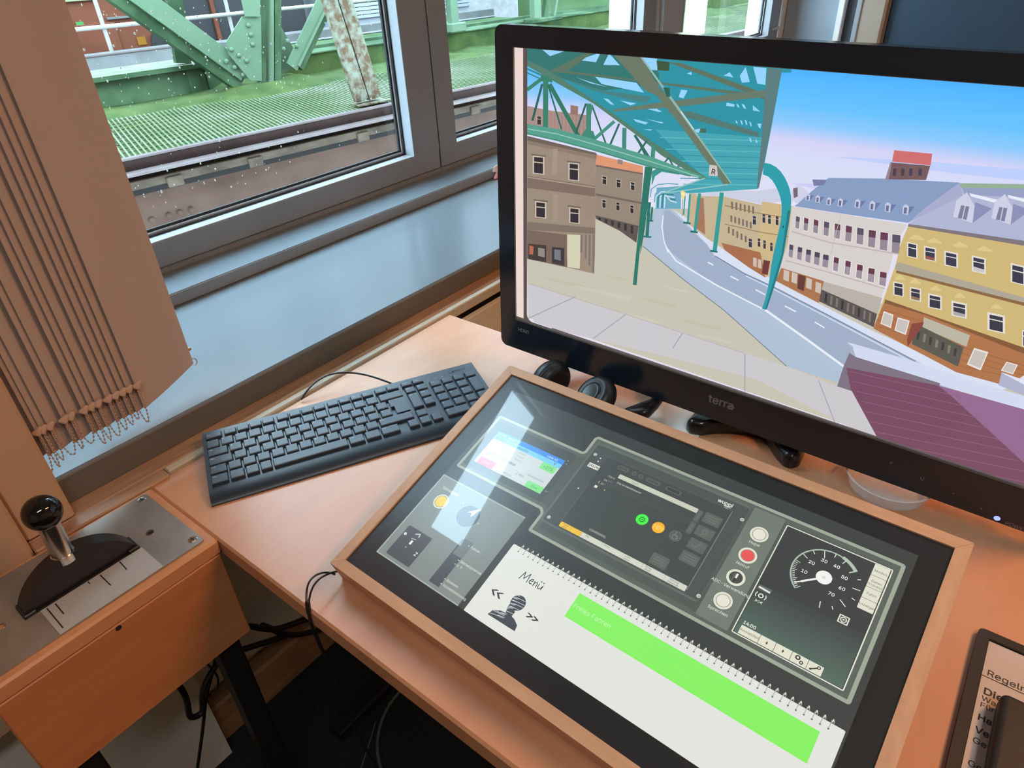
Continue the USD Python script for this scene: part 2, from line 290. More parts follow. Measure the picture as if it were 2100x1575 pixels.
hk = thing('window_hinge', 'small bright metal hinge at the lower right corner of the right window', 'hinge', loc=(4.14, 1.40, .93))
part(hk, 'hinge_plate', cb(4.06, 4.15, 1.40, 1.4115, .925, .938, .002), 'hinge'); part(hk, 'hinge_pin', cyl((4.172, 1.405, .93), (4.172, 1.405, 1.03), .004), 'hinge')

# dark board on the end wall
nb = thing('dark_board', 'dark navy board at the upper right, right of the beige column', 'board', loc=(4.3, .3, .6))
part(nb, 'board_panel', cb(4.30, 4.332, -1.6, .900, .55, 2.3, .003), 'navy'); part(nb, 'board_edge', cb(4.296, 4.333, .9005, .904, .55, 2.3, 0), 'column_grey')
for (x, y) in ((1.7, -1.3), (-.6, -.9)):
    t = thing('ceiling_lamp', 'long ceiling lamp housing %s' % ('over the right half of the room' if x > 1 else 'over the left half of the room'), 'lamp', loc=(x, y, 2.94), group=None)
    part(t, 'housing', cb(x - .64, x + .64, y - .19, y + .19, 2.94, 2.998, .01), 'strip_white')

# ------------------------------------------------------------------ desk
dk = thing('desk', 'beech laminate desk with a black steel underframe below the window', 'desk', loc=(.56, .3, 0))
part(dk, 'desktop', cb(.240, .884, -1.30, .886, .711, .740, .003), 'beech_laminate')
part(dk, 'frame_beam', cb(.262, .292, -1.25, .84, .672, .710, .002), 'black_steel'); part(dk, 'frame_beam', cb(.835, .862, -1.25, .84, .672, .710, .002), 'black_steel')
for y in (.80, -1.23):
    part(dk, 'cross_beam', cb(.293, .834, y, y + .03, .672, .710, .002), 'black_steel')
for (x, y) in ((.60, .835), (.60, -1.26)):
    part(dk, 'leg', cb(x, x + .05, y - .036, y - .006, .031, .671, .003), 'black_steel'); part(dk, 'foot', cb(x - .25, x + .26, y - .04, y, 0, .030, .003), 'black_steel')

cv = thing('convector', 'brown-grey convector cover with a slotted top grille behind the desk end', 'radiator', loc=(1.6, .8, 0))
part(cv, 'cover', [cb(.90, 2.6, .70, .72, .0, .64, .002), cb(.90, 2.6, .86, .885, 0, .64, .002), cb(.90, 2.6, .72, .86, 0, .60, 0)], 'low_wall')
part(cv, 'back_board', cb(.90, 2.6, .872, .886, .64, .715, .002), 'low_wall')
for k in range(40): part(cv, 'grille_slat', cb(.915 + k * .024, .927 + k * .024, .721, .859, .628, .640, .001), 'column_beige')

# ------------------------------------------------------------------ lever control box
bx = thing('control_box', 'orange-brown wooden control box with steel plate and lever, left of the desk', 'control box', loc=(.1, .79, .56))
part(bx, 'body', cb(-.032, .2365, .7055, .876, .560, .7185, .002), 'box_wood'); part(bx, 'lid', cb(-.034, .2385, .7035, .877, .7195, .7432, .003), 'box_edge')
platep = rrect(-.030, .7155, .2275, .868, .004).difference(sbox(.034, .771, .171, .800)).difference(Point(.192, .787).buffer(.0045)).difference(Point(.013, .785).buffer(.0045))
part(bx, 'steel_plate', ext(platep, .7434, .7452), 'steel_plate', label='brushed steel plate with a slot for the lever')
part(bx, 'scale_plate', ext(sbox(.050, .7160, .172, .7705), .7453, .7456), 'scale_plate', label='pale scale plate with dark tick marks')
mk = [((.143, .769), (.142, .749)), ((.118, .768), (.118, .740)), ((.104, .769), (.104, .764)), ((.0655, .767), (.065, .743)), ((.0565, .768), (.056, .723))]
part(bx, 'tick_marks', [ext(LineString(q).buffer(.0007, cap_style=2), .7457, .7459) for q in mk], 'ink')
for (x, y) in ((.217, .859), (.2185, .7285)):
    s = part(bx, 'screw', lathe([(0, 0), (.0062, 0), (.0048, .0012), (0, .0014)], (x, y, .7452), 20), 'chrome')
    part(s, 'cross_slot', [cb(x - .003, x + .003, y - .0006, y + .0006, .7463, .7467, 0), cb(x - .0006, x + .0006, y - .003, y + .003, .7463, .7467, 0)], 'hole_dark')
for x, y in ((.192, .787), (.013, .785)):
    part(bx, 'plate_hole', lathe([(.0044, .0006), (.0050, .0006), (.0054, 0), (.0044, 0)], (x, y, .7452), 20), 'chrome'); 
part(bx, 'slot_floor', cb(.030, .222, .768, .803, .7433, .7436, 0), 'hole_dark')
arc = [(.1025 + .073 * math.cos(a), .7175 + .073 * math.sin(a)) for a in np.linspace(math.radians(22), math.radians(158), 40)]
part(bx, 'quadrant', prism_y(arc, .7755, .7975), 'black_satin', 30, label='black half-round quadrant rising from the slot')
for x in (.0345, .157): part(bx, 'slot_end', cb(x, x + .0135, .7715, .7995, .744, .7495, .001), 'black_satin')
lv = part(bx, 'lever', cyl((.0985, .786, .784), (.1012, .786, .845), .0118, 24), 'chrome', 40, label='polished metal lever rod')
part(lv, 'collar', cyl((.0983, .786, .780), (.0987, .786, .7905), .0128, 24), 'chrome', 40)
kb_ = trimesh.creation.icosphere(subdivisions=4, radius=.0205); kb_.apply_translation([.1012, .786, .853]); part(lv, 'ball_knob', kb_, 'black_gloss', True, label='glossy black ball knob')
part(bx, 'peg_hole', cyl((.099, .7052, .713), (.099, .7058, .713), .0036, 14), 'hole_dark')
part(bx, 'leg', cb(.188, .221, .718, .750, 0, .559, .003), 'black_steel'); part(bx, 'leg', cb(-.02, .020, .715, .755, 0, .559, .003), 'black_steel')

# ------------------------------------------------------------------ vertical blind
vb = thing('vertical_blind', 'stack of brown-beige vertical blind slats hanging at the left of the window', 'blind', loc=(.3, .94, .83))
sd = np.array([.882, .472]); sn = np.array([.472, -.882])
left = [.289, .277, .268, .258, .248, .234, .225, .216, .198, .190, .172, .163, .157, .138]
def slat_mesh(x, z0=.83, z1=2.80):
    s = np.linspace(0, .127, 9); bow = .0022 * (1 - ((s - .0635) / .0635) ** 2)
    c = np.array([x, .932]) + s[:, None] * sd + bow[:, None] * sn; t = .0004
    return ext(Polygon(np.vstack([c + sn * t, (c - sn * t)[::-1]])), z0, z1)
for i, x in enumerate(left):
    s = part(vb, 'slat', slat_mesh(x), 'slat', 30, label='wide front slat turned to face the room' if i == 0 else None)
    c = np.array([x, .932]); 
    part(s, 'bottom_weight', ext(Polygon([c + sn * .0012 + sd * .006, c + sn * .0034 + sd * .0635, c + sn * .0012 + sd * .121, c + sd * .121 - sn * .0006, c + sd * .0635 + sn * .0014, c + sd * .006 - sn * .0006]), .8315, .868) if i else ext(Polygon([c + sd * .01 - sn * .0008, c + sd * .117 - sn * .0008, c + sd * .117 - sn * .0016, c + sd * .01 - sn * .0016]), .832, .868), 'slat')
    e = c - sd * .002 + sn * .003
    part(s, 'clip', hull([(e[0] - .003, e[1], .871, .0030), (e[0] + .005, e[1] - .001, .874, .0036), (e[0] + .001, e[1] - .003, .868, .0026)], 1, 10), 'clip', 40)
def chain(a, b, sag, step=.0058):
    t = np.linspace(0, 1, 40); p = np.array(a)[None] * (1 - t[:, None]) + np.array(b)[None] * t[:, None]; p[:, 2] -= sag * (1 - (2 * t - 1) ** 2) ** .55
    m = [tube(p, .00045, 4, smooth=False)]; L = np.r_[0, np.cumsum(np.linalg.norm(np.diff(p, axis=0), axis=1))]
    for q in np.arange(step / 2, L[-1], step):
        b_ = trimesh.creation.icosphere(subdivisions=1, radius=.0014); b_.apply_translation([np.interp(q, L, p[:, k]) for k in range(3)]); m.append(b_)
    return trimesh.util.concatenate(m)
for i in range(len(left) - 1):
    a = np.array([left[i], .932]) - sd * .002 + sn * .0065; b = np.array([left[i + 1], .932]) - sd * .002 + sn * .0065
    part(vb, 'bead_chain', chain((*a, .868), (*b, .868), .044 + .016 * rng.random()), 'chain', True)
r0 = np.array([.289, .932]) + sd * .1275
part(vb, 'clip', [cb(r0[0] - .001, r0[0] + .004, r0[1] - .002, r0[1] + .003, .853, .858, .001), tube([(r0[0], r0[1], .838), (r0[0] + .005, r0[1], .836), (r0[0] + .005, r0[1], .828), (r0[0] + .001, r0[1], .826)], .0008, 6, 14)], 'chain')
part(vb, 'head_rail', cb(.13, .46, .955, .995, 2.80, 2.84, .002), 'bead_grey')

# areas of the monitor picture: outline in tenths of a millimetre on the screen, colour
MON = [([1747,2714,2386,2515,2616,2902,3683,3104,4563,2701,7185,1777,7584,594,557,657,530,1718],(199,196,180)),
([748,1467,1652,1521,1569,1461,811,1444],(194,191,173)),
([1421,1476,2428,1538,2338,1471,1481,1449],(205,202,187)),
([2478,1576,3137,1615,3080,1563,2533,1555],(194,191,173)),
([2127,1237,2925,1298,2854,1245,2184,1221],(205,202,187)),
([3212,1427,3826,1470,3774,1419,3264,1406],(194,191,173)),
([3431,1262,3991,1308,3944,1262,3482,1247],(205,202,187)),
([1752,1775,2350,1803,2296,1763,1809,1763],(194,191,173)),
([2835,1850,3272,1870,3234,1835,2886,1839],(205,202,187)),
([2638,2917,2847,2946,3307,2754,3092,2664,3530,2604,4016,2409,4707,2214,5571,1986,6071,1888,7052,1726,6271,1425,5477,1169,4762,1189,4278,1458,3806,1728,3181,2014,2515,2354,2533,2546],(176,192,214)),
([2894,2944,3301,2796,3547,2630,4016,2409,4707,2214,5571,1986,6071,1888,7052,1726,6934,1616,6181,1740,5095,2039,4383,2226,3970,2309,3553,2454,3397,2597],(216,224,242)),
([2769,2909,2850,2924,3422,2580,3557,2432,3972,2298,4387,2205,5103,2008,6174,1705,5795,1477,5415,1422,4324,1891,4302,1896,3638,2062,3029,2261,2834,2472,2803,2534],(160,176,200)),
([2663,2911,2732,2924,2737,2680,2839,2334,2842,2404,3619,2039,4331,1858,5428,1368,5380,1326,4665,1654,3871,2008,3119,2118,2678,2344,2627,2589],(178,194,216)),
([2758,2842,2757,2685,2774,2686,2774,2843],(232,238,248)),
([2757,2683,2814,2490,2830,2496,2773,2689],(232,238,248)),
([2815,2488,2890,2343,2905,2352,2830,2497],(232,238,248)),
([2858,2402,3022,2248,3037,2264,2874,2418],(232,238,248)),
([3025,2246,3635,2048,3643,2068,3033,2266],(232,238,248)),
([3636,2048,4301,1882,4306,1902,3642,2068],(232,238,248)),
([4319,1876,4907,1625,4917,1655,4330,1906],(232,238,248)),
([4907,1625,5412,1401,5421,1431,4917,1655],(232,238,248)),
([3551,2442,3968,2301,3973,2316,3557,2457],(120,135,165)),
([3968,2301,4383,2212,4386,2227,3972,2316],(120,135,165)),
([4383,2212,5096,2021,5099,2036,4386,2227],(120,135,165)),
([5096,2021,6128,1737,6129,1751,5099,2036],(120,135,165)),
([3995,2275,4389,2184,4392,2196,3998,2288],(215,225,242)),
([4389,2184,5104,1991,5106,2003,4392,2196],(215,225,242)),
([5104,1991,6081,1721,6082,1734,5106,2003],(215,225,242)),
([3467,2335,3549,2314,3555,2331,3473,2352],(232,238,248)),
([3798,2218,3912,2191,3917,2208,3803,2236],(232,238,248)),
([4149,2122,4283,2085,4287,2102,4154,2139],(232,238,248)),
([4547,2005,4697,1964,4701,1982,4551,2022],(232,238,248)),
([4941,1895,5067,1852,5072,1869,4945,1912],(232,238,248)),
([2512,2349,3178,2008,3184,2019,2519,2360],(120,130,140)),
([3178,2008,3804,1722,3809,1733,3184,2019],(120,130,140)),
([3803,1722,4275,1452,4280,1463,3809,1733],(120,130,140)),
([4275,1452,4749,1180,4754,1191,4280,1463],(120,130,140)),
([556,1277,2347,1247,3262,1235,4170,1197,4762,1189,5410,1119,5628,1105,6027,556,6025,529,4389,861,1178,606,691,606,550,746],(203,201,205)),
([561,635,1463,1282,1455,1295,553,649],(165,165,172)),
([1826,658,2353,1237,2342,1247,1815,668],(165,165,172)),
([3157,929,3271,1212,3258,1217,3143,933],(165,165,172)),
([4176,1186,4280,605,4293,610,4189,1190],(165,165,172)),
([5164,1122,5491,590,5500,600,5173,1131],(165,165,172)),
([554,1271,2346,1242,2348,1253,558,1283],(180,178,176)),
([2346,1242,4169,1192,4170,1202,2348,1253],(180,178,176)),
([3087,3192,3239,3208,3546,3232,4009,3215,4389,3247,4421,2823,4393,2480,4241,2322,4018,2399,3551,2609,3434,2649,3119,2802,3147,2764],(196,180,148)),
([3301,3230,3545,3302,3959,3374,4213,3456,4388,3343,4027,3224,3546,3232,3307,3195,3156,3177],(204,208,228)),
([4020,3257,4404,3269,4358,2747,4389,2501,3994,2643,4050,2784,4059,2952],(206,184,138)),
([3203,3160,3289,3165,3381,2704,3213,2778],(168,120,95)),
([3647,3189,3671,3187,3686,3098,3663,3100],(120,108,100)),
([3702,3187,3725,3185,3740,3096,3717,3098],(120,108,100)),
([3756,3184,3779,3183,3794,3094,3771,3096],(120,108,100)),
([3809,3182,3832,3180,3848,3092,3825,3094],(120,108,100)),
([3863,3180,3885,3178,3901,3090,3879,3092],(120,108,100)),
([3916,3178,3938,3176,3954,3088,3932,3090],(120,108,100)),
([3666,3018,3690,3016,3703,2935,3680,2937],(120,108,100)),
([3718,3011,3741,3010,3755,2929,3731,2931],(120,108,100)),
([3769,3005,3792,3003,3806,2923,3783,2924],(120,108,100)),
([3820,2998,3843,2997,3857,2916,3834,2918],(120,108,100)),
([3870,2992,3893,2990,3908,2910,3885,2912],(120,108,100)),
([3921,2985,3943,2984,3958,2904,3935,2906],(120,108,100)),
([3659,2870,3683,2868,3697,2786,3673,2787],(120,108,100)),
([3718,2852,3741,2851,3755,2768,3732,2770],(120,108,100)),
([3775,2834,3799,2833,3813,2751,3790,2752],(120,108,100)),
([3833,2817,3856,2816,3871,2734,3848,2735],(120,108,100)),
([3890,2800,3914,2798,3928,2717,3905,2718],(120,108,100)),
([4047,3116,4091,3117,4113,3004,4069,3003],(205,195,180)),
([4054,3111,4087,3112,4107,3007,4074,3006],(56,58,74)),
([4060,3079,4093,3080,4094,3073,4061,3072],(205,195,180)),
([4117,3116,4160,3116,4182,3004,4139,3003],(205,195,180)),
([4123,3111,4156,3111,4177,3007,4144,3006],(56,58,74)),
([4129,3079,4162,3079,4164,3072,4131,3072],(205,195,180)),
([4208,3120,4251,3120,4274,3008,4231,3007],(205,195,180)),
([4215,3114,4247,3115,4268,3011,4235,3011],(56,58,74)),
([4221,3083,4253,3083,4255,3076,4222,3076],(205,195,180)),
([3936,3070,3988,3068,4009,2958,3956,2960],(205,195,180)),
([3943,3064,3983,3063,4002,2962,3962,2963],(60,60,80)),
([3949,3034,3989,3032,3990,3026,3950,3027],(205,195,180)),
([3938,2780,3991,2779,4013,2665,3958,2666],(205,195,180)),
([3945,2774,3986,2773,4005,2669,3964,2669],(60,60,80)),
([3951,2742,3992,2742,3993,2735,3952,2736],(205,195,180)),
([4050,2805,4091,2805,4112,2696,4071,2695],(205,195,180)),
([4056,2800,4087,2800,4106,2699,4075,2698],(70,60,64)),
([4062,2769,4093,2769,4094,2762,4063,2762],(205,195,180)),
([4121,2795,4161,2795,4183,2686,4142,2686],(205,195,180)),
([4127,2790,4158,2790,4177,2689,4146,2689],(70,60,64)),
([4133,2759,4164,2759,4165,2753,4134,2753],(205,195,180)),
([4208,2785,4248,2785,4269,2677,4229,2676],(205,195,180)),
([4213,2780,4244,2780,4264,2680,4233,2679],(70,60,64)),
([4219,2749,4250,2749,4251,2743,4221,2742],(205,195,180)),
([3613,2887,4072,2877,4072,2887,3613,2897],(150,120,95)),
([4072,2877,4406,2891,4406,2901,4072,2887],(150,120,95)),
([3574,3119,4029,3104,4029,3114,3575,3130],(150,120,95)),
([4029,3104,4360,3113,4359,3122,4029,3114],(150,120,95)),
([3611,2644,4120,2630,4241,2322,4016,2405,3668,2558],(168,112,80)),
([4043,2547,4089,2545,4111,2428,4064,2434],(205,190,175)),
([4106,2540,4152,2538,4174,2422,4127,2428],(205,190,175)),
([4177,2546,4259,2544,4264,2361,4191,2365],(110,60,60)),
([4376,3264,5603,3291,5557,3075,5585,2342,4927,2435,4393,2480,4421,2823],(214,208,206)),
([4410,2495,4928,2450,4933,2163,4376,2313],(172,118,84)),
([4442,2482,4512,2473,4532,2340,4461,2352],(205,192,180)),
([4543,2475,4611,2466,4632,2334,4562,2346],(205,192,180)),
([4725,2446,4792,2438,4813,2306,4745,2318],(205,192,180)),
([4839,2423,4906,2414,4928,2284,4860,2295],(205,192,180)),
([4624,2463,4712,2458,4731,2265,4649,2282],(104,62,58)),
([4929,2446,5587,2411,5588,2196,4928,2350],(186,178,168)),
([4926,2343,5585,2206,5595,2033,4931,2185],(92,84,86)),
([4975,2309,5003,2304,5019,2187,4994,2194],(60,56,62)),
([5042,2296,5070,2290,5086,2174,5062,2180],(128,118,110)),
([5109,2282,5137,2277,5153,2161,5129,2167],(128,118,110)),
([5176,2268,5203,2263,5220,2148,5196,2154],(60,56,62)),
([5242,2255,5269,2250,5286,2134,5262,2140],(128,118,110)),
([5307,2242,5334,2237,5352,2121,5328,2127],(128,118,110)),
([5372,2228,5399,2223,5417,2108,5394,2114],(60,56,62)),
([5437,2215,5463,2210,5482,2096,5459,2102],(128,118,110)),
([5501,2202,5527,2197,5546,2083,5523,2089],(128,118,110)),
([4437,3166,4499,3159,4520,3009,4461,3017],(232,226,224)),
([4446,3160,4492,3153,4511,3015,4466,3021],(150,138,150)),
([4446,3160,4492,3153,4500,3098,4455,3101],(90,84,104)),
([4532,3166,4597,3159,4621,3004,4559,3010],(232,226,224)),
([4541,3160,4591,3154,4612,3010,4563,3015],(150,138,150)),
([4541,3160,4591,3154,4600,3096,4551,3098],(104,64,84)),
([4643,3166,4711,3160,4737,2998,4672,3003],(232,226,224)),
([4651,3160,4705,3155,4729,3004,4676,3008],(150,138,150)),
([4651,3160,4705,3155,4715,3094,4662,3095],(104,64,84)),
([4758,3165,4831,3161,4860,2991,4790,2996],(232,226,224)),
([4767,3159,4825,3156,4851,2997,4795,3001],(150,138,150)),
([4767,3159,4825,3156,4836,3092,4779,3092],(90,84,104)),
([4877,3165,4953,3161,4985,2985,4912,2988],(232,226,224)),
([4886,3159,4948,3156,4977,2991,4916,2993],(150,138,150)),
([4886,3159,4948,3156,4960,3090,4899,3088],(104,64,84)),
([4998,3165,5078,3162,5113,2978,5036,2981],(232,226,224)),
([5006,3159,5072,3157,5104,2984,5040,2985],(150,138,150)),
([5006,3159,5072,3157,5086,3087,5021,3085],(104,64,84)),
([5119,3165,5203,3163,5241,2971,5160,2973],(232,226,224)),
([5128,3159,5197,3158,5233,2977,5164,2978],(150,138,150)),
([5128,3159,5197,3158,5213,3085,5144,3082],(90,84,104)),
([5241,3164,5329,3164,5371,2965,5286,2965],(232,226,224)),
([5250,3159,5323,3159,5362,2971,5290,2970],(150,138,150)),
([5250,3159,5323,3159,5340,3083,5267,3078],(104,64,84)),
([5363,3164,5454,3165,5500,2958,5411,2957],(232,226,224)),
([5372,3158,5449,3160,5491,2964,5415,2962],(150,138,150)),
([5372,3158,5449,3160,5467,3080,5390,3075],(104,64,84)),
([5485,3164,5579,3165,5629,2952,5537,2949],(232,226,224)),
([5493,3158,5574,3161,5620,2957,5540,2954],(150,138,150)),
([5493,3158,5574,3161,5594,3078,5514,3072],(90,84,104)),
([4444,2808,4490,2806,4512,2649,4463,2659],(150,140,156)),
([4444,2808,4490,2806,4499,2746,4452,2748],(80,72,92)),
([4546,2799,4597,2798,4619,2642,4566,2651],(150,140,156)),
([4546,2799,4597,2798,4606,2739,4555,2739],(80,72,92)),
([4647,2790,4702,2790,4725,2635,4668,2643],(150,140,156)),
([4647,2790,4702,2790,4711,2731,4656,2731],(80,72,92)),
([4747,2782,4805,2783,4829,2629,4769,2635],(150,140,156)),
([4747,2782,4805,2783,4815,2724,4756,2722],(80,72,92)),
([4846,2773,4908,2775,4932,2622,4868,2627],(150,140,156)),
([4846,2773,4908,2775,4918,2717,4855,2714],(80,72,92)),
([4958,2777,5032,2772,5059,2592,4989,2595],(232,226,224)),
([4969,2770,5025,2767,5050,2602,4995,2609],(160,146,160)),
([4969,2770,5025,2767,5035,2700,4980,2703],(104,62,80)),
([5091,2763,5168,2759,5196,2580,5122,2582],(232,226,224)),
([5102,2756,5160,2754,5186,2590,5128,2596],(160,146,160)),
([5102,2756,5160,2754,5171,2688,5112,2690],(104,62,80)),
([5221,2749,5301,2747,5330,2569,5253,2570],(232,226,224)),
([5232,2742,5293,2741,5320,2579,5259,2583],(160,146,160)),
([5232,2742,5293,2741,5305,2676,5243,2676],(104,62,80)),
([5349,2736,5432,2734,5462,2558,5383,2557],(232,226,224)),
([5360,2728,5425,2729,5453,2567,5388,2571],(160,146,160)),
([5360,2728,5425,2729,5436,2664,5371,2663],(104,62,80)),
([5476,2722,5561,2722,5592,2547,5510,2545],(232,226,224)),
([5486,2715,5554,2716,5583,2556,5515,2559],(160,146,160)),
([5486,2715,5554,2716,5566,2652,5498,2651],(104,62,80)),
([4429,2960,4887,2919,4887,2934,4430,2976],(190,182,180)),
([4887,2919,5624,2947,5622,2961,4886,2934],(190,182,180)),
([4416,2656,5589,2835,5589,2835,4416,2656],(190,182,180)),
([4438,2592,4933,2566,4933,2579,4439,2604],(186,178,178)),
([4933,2566,5587,2521,5587,2533,4933,2579],(186,178,178)),
([4920,3263,4923,2796,4930,2796,4927,3263],(190,184,184)),
([4700,3648,5266,3730,5948,3800,6022,3677,5605,3310,4979,3283,4404,3269,4561,3478],(136,158,196)),
([5948,3800,6022,3677,5619,3320,5712,3487],(168,172,206)),
([4533,3603,4688,3624,4668,3561,4566,3534],(120,128,170)),
([4330,3438,4387,3523,4478,3482,4530,3454,4435,3300,4359,3338],(206,210,232)),
([4346,3469,4394,3487,4416,3386,4377,3360],(120,104,120)),
([4504,3421,4522,3440,4550,3425,4558,3360,4510,3361],(198,204,228)),
([4550,3425,4592,3429,4558,3360],(110,124,165)),
([4515,3413,4537,3414,4543,3367,4521,3366],(108,112,140)),
([4613,3421,4632,3442,4661,3426,4670,3357,4620,3358],(198,204,228)),
([4661,3426,4705,3430,4670,3357],(110,124,165)),
([4625,3413,4648,3414,4654,3364,4631,3364],(108,112,140)),
([4736,3419,4755,3440,4785,3424,4795,3352,4744,3353],(198,204,228)),
([4785,3424,4831,3429,4795,3352],(110,124,165)),
([4748,3411,4771,3411,4778,3359,4755,3359],(108,112,140)),
([4857,3428,4876,3450,4908,3433,4919,3358,4867,3359],(198,204,228)),
([4908,3433,4955,3438,4919,3358],(110,124,165)),
([4870,3419,4894,3420,4902,3366,4877,3365],(108,112,140)),
([5033,3450,5053,3474,5087,3457,5100,3374,5044,3376],(198,204,228)),
([5087,3457,5138,3462,5100,3374],(110,124,165)),
([5046,3441,5072,3442,5081,3383,5055,3382],(108,112,140)),
([5183,3456,5203,3481,5239,3463,5253,3377,5196,3379],(198,204,228)),
([5239,3463,5290,3469,5253,3377],(110,124,165)),
([5197,3446,5224,3447,5234,3386,5207,3385],(108,112,140)),
([5337,3466,5357,3492,5394,3473,5409,3385,5352,3387],(198,204,228)),
([5394,3473,5446,3479,5409,3385],(110,124,165)),
([5351,3456,5378,3457,5389,3394,5362,3393],(108,112,140)),
([5512,3476,5532,3502,5569,3483,5586,3392,5528,3394],(198,204,228)),
([5569,3483,5622,3489,5586,3392],(110,124,165)),
([5526,3465,5554,3466,5566,3402,5538,3401],(108,112,140)),
([5274,4027,5627,4040,5646,3926,5285,3912],(208,112,112)),
([5271,3903,5644,3922,5647,3777,5268,3725],(120,92,94)),
([5271,3903,5285,3912,5302,3731,5268,3725],(150,135,150)),
([5315,3846,5346,3847,5360,3775,5328,3773],(76,66,86)),
([5390,3857,5421,3859,5435,3787,5404,3785],(76,66,86)),
([5465,3869,5495,3870,5509,3798,5479,3797],(76,66,86)),
([5550,3882,5580,3883,5594,3812,5564,3811],(76,66,86)),
([5949,3795,6478,3872,6492,3830,5981,3748],(150,176,150)),
([5980,3751,6491,3831,6521,3744,6029,3678],(150,160,196)),
([6011,3687,6519,3749,6660,3333,5607,3303,5828,3509],(176,182,212)),
([6061,3712,6393,3681,6406,3643,6085,3683],(232,236,248)),
([5973,3621,6038,3716,6162,3572,6180,3423,5994,3454],(206,208,230)),
([6136,3634,6296,3597,6180,3423],(140,146,184)),
([6029,3581,6102,3581,6118,3444,6037,3449],(128,128,156)),
([6060,3581,6075,3447,6084,3447,6069,3580],(206,208,230)),
([6377,3751,6693,3720,6706,3683,6400,3723],(232,236,248)),
([6296,3663,6355,3755,6476,3615,6497,3470,6320,3502],(206,208,230)),
([6450,3675,6603,3639,6497,3470],(140,146,184)),
([6350,3624,6419,3624,6438,3491,6361,3496],(128,128,156)),
([6379,3624,6396,3494,6405,3494,6387,3623],(206,208,230)),
([5618,3294,6661,3328,7135,1925,7042,1754,6540,1760,6000,1897,5595,2020,5604,2399,5615,2802,5603,3085],(208,184,122)),
([5616,3301,6658,3336,6675,3288,5616,3272],(128,118,124)),
([5615,2802,5631,2864,6851,2766,6871,2707,5643,2760],(176,166,150)),
([5641,2766,6869,2713,6880,2679,5645,2739],(140,104,70)),
([5620,2404,7031,2231,7055,2160,5625,2353],(134,92,62)),
([5619,2358,6077,2331,7054,2164,7132,1934,7044,1749,6543,1750,5596,2016],(176,118,78)),
([5611,2273,6102,2243,6102,2249,5611,2279],(150,96,64)),
([6478,2064,7098,2031,7097,2037,6478,2070],(150,96,64)),
([5604,2204,6124,2168,6124,2173,5604,2210],(150,96,64)),
([6502,1988,7117,1977,7116,1982,6501,1994],(150,96,64)),
([5598,2134,6146,2091,6146,2097,5598,2140],(150,96,64)),
([6525,1912,7135,1922,7134,1928,6524,1918],(150,96,64)),
([5592,2063,6168,2014,6168,2020,5592,2070],(150,96,64)),
([6549,1835,7154,1867,7153,1873,6548,1841],(150,96,64)),
([5654,3106,5759,3103,5804,2945,5698,2947],(228,222,214)),
([5671,3092,5750,3090,5789,2954,5709,2955],(62,62,80)),
([5681,3053,5761,3052,5764,3042,5684,3044],(228,222,214)),
([5824,3097,5941,3098,5984,2951,5867,2949],(228,222,214)),
([5843,3082,5932,3083,5968,2960,5878,2959],(62,62,80)),
([5852,3049,5941,3050,5944,3041,5855,3040],(228,222,214)),
([5867,2997,5959,2991,5968,2960,5878,2959],(150,90,80)),
([6021,3091,6151,3088,6199,2931,6068,2932],(228,222,214)),
([6041,3073,6140,3071,6180,2941,6080,2943],(62,62,80)),
([6052,3038,6151,3037,6154,3027,6055,3029],(228,222,214)),
([6275,3095,6404,3090,6457,2926,6327,2929],(228,222,214)),
([6296,3077,6395,3073,6438,2937,6339,2940],(62,62,80)),
([6308,3040,6406,3036,6409,3027,6311,3030],(228,222,214)),
([6326,2982,6427,2971,6438,2937,6339,2940],(200,196,200)),
([6622,3094,6750,3086,6816,2890,6687,2896],(228,222,214)),
([6643,3075,6740,3070,6797,2901,6699,2906],(62,62,80)),
([6659,3028,6756,3023,6760,3011,6663,3016],(228,222,214)),
([5643,2636,5752,2637,5795,2481,5686,2479],(228,222,214)),
([5660,2622,5743,2622,5780,2489,5697,2488],(60,60,74)),
([5670,2585,5753,2586,5756,2576,5673,2575],(228,222,214)),
([5819,2615,5933,2618,5975,2471,5861,2467],(228,222,214)),
([5837,2600,5924,2602,5959,2480,5872,2477],(60,60,74)),
([5846,2567,5933,2569,5936,2561,5849,2558],(228,222,214)),
([5861,2515,5950,2510,5959,2480,5872,2477],(150,120,90)),
([6011,2588,6146,2590,6194,2430,6058,2426],(228,222,214)),
([6033,2570,6136,2571,6174,2441,6071,2438],(60,60,74)),
([6043,2535,6146,2537,6149,2528,6046,2526],(228,222,214)),
([6248,2564,6395,2566,6446,2401,6299,2397],(228,222,214)),
([6272,2544,6383,2546,6424,2413,6313,2410],(60,60,74)),
([6283,2509,6394,2512,6397,2502,6286,2499],(228,222,214)),
([6300,2451,6414,2446,6424,2413,6313,2410],(170,168,170)),
([6598,2529,6758,2530,6822,2333,6662,2329],(228,222,214)),
([6625,2506,6746,2507,6799,2346,6677,2344],(60,60,74)),
([6639,2464,6760,2465,6764,2453,6643,2452],(228,222,214)),
([6947,2419,7036,2428,7096,2253,7006,2243],(228,222,214)),
([6962,2406,7030,2413,7082,2260,7014,2252],(60,60,74)),
([6977,2362,7045,2369,7049,2359,6980,2351],(228,222,214)),
([5649,2677,5685,2730,5754,2693,5759,2678,5653,2663],(222,200,140)),
([5809,2670,5843,2722,5912,2685,5916,2670,5813,2655],(222,200,140)),
([6020,2641,6052,2693,6120,2657,6124,2642,6024,2627],(222,200,140)),
([6262,2622,6293,2673,6359,2637,6363,2623,6266,2608],(222,200,140)),
([6613,2590,6641,2640,6705,2606,6709,2592,6617,2576],(222,200,140)),
([5664,3156,5715,3204,5803,3171,5808,3154,5669,3139],(222,200,140)),
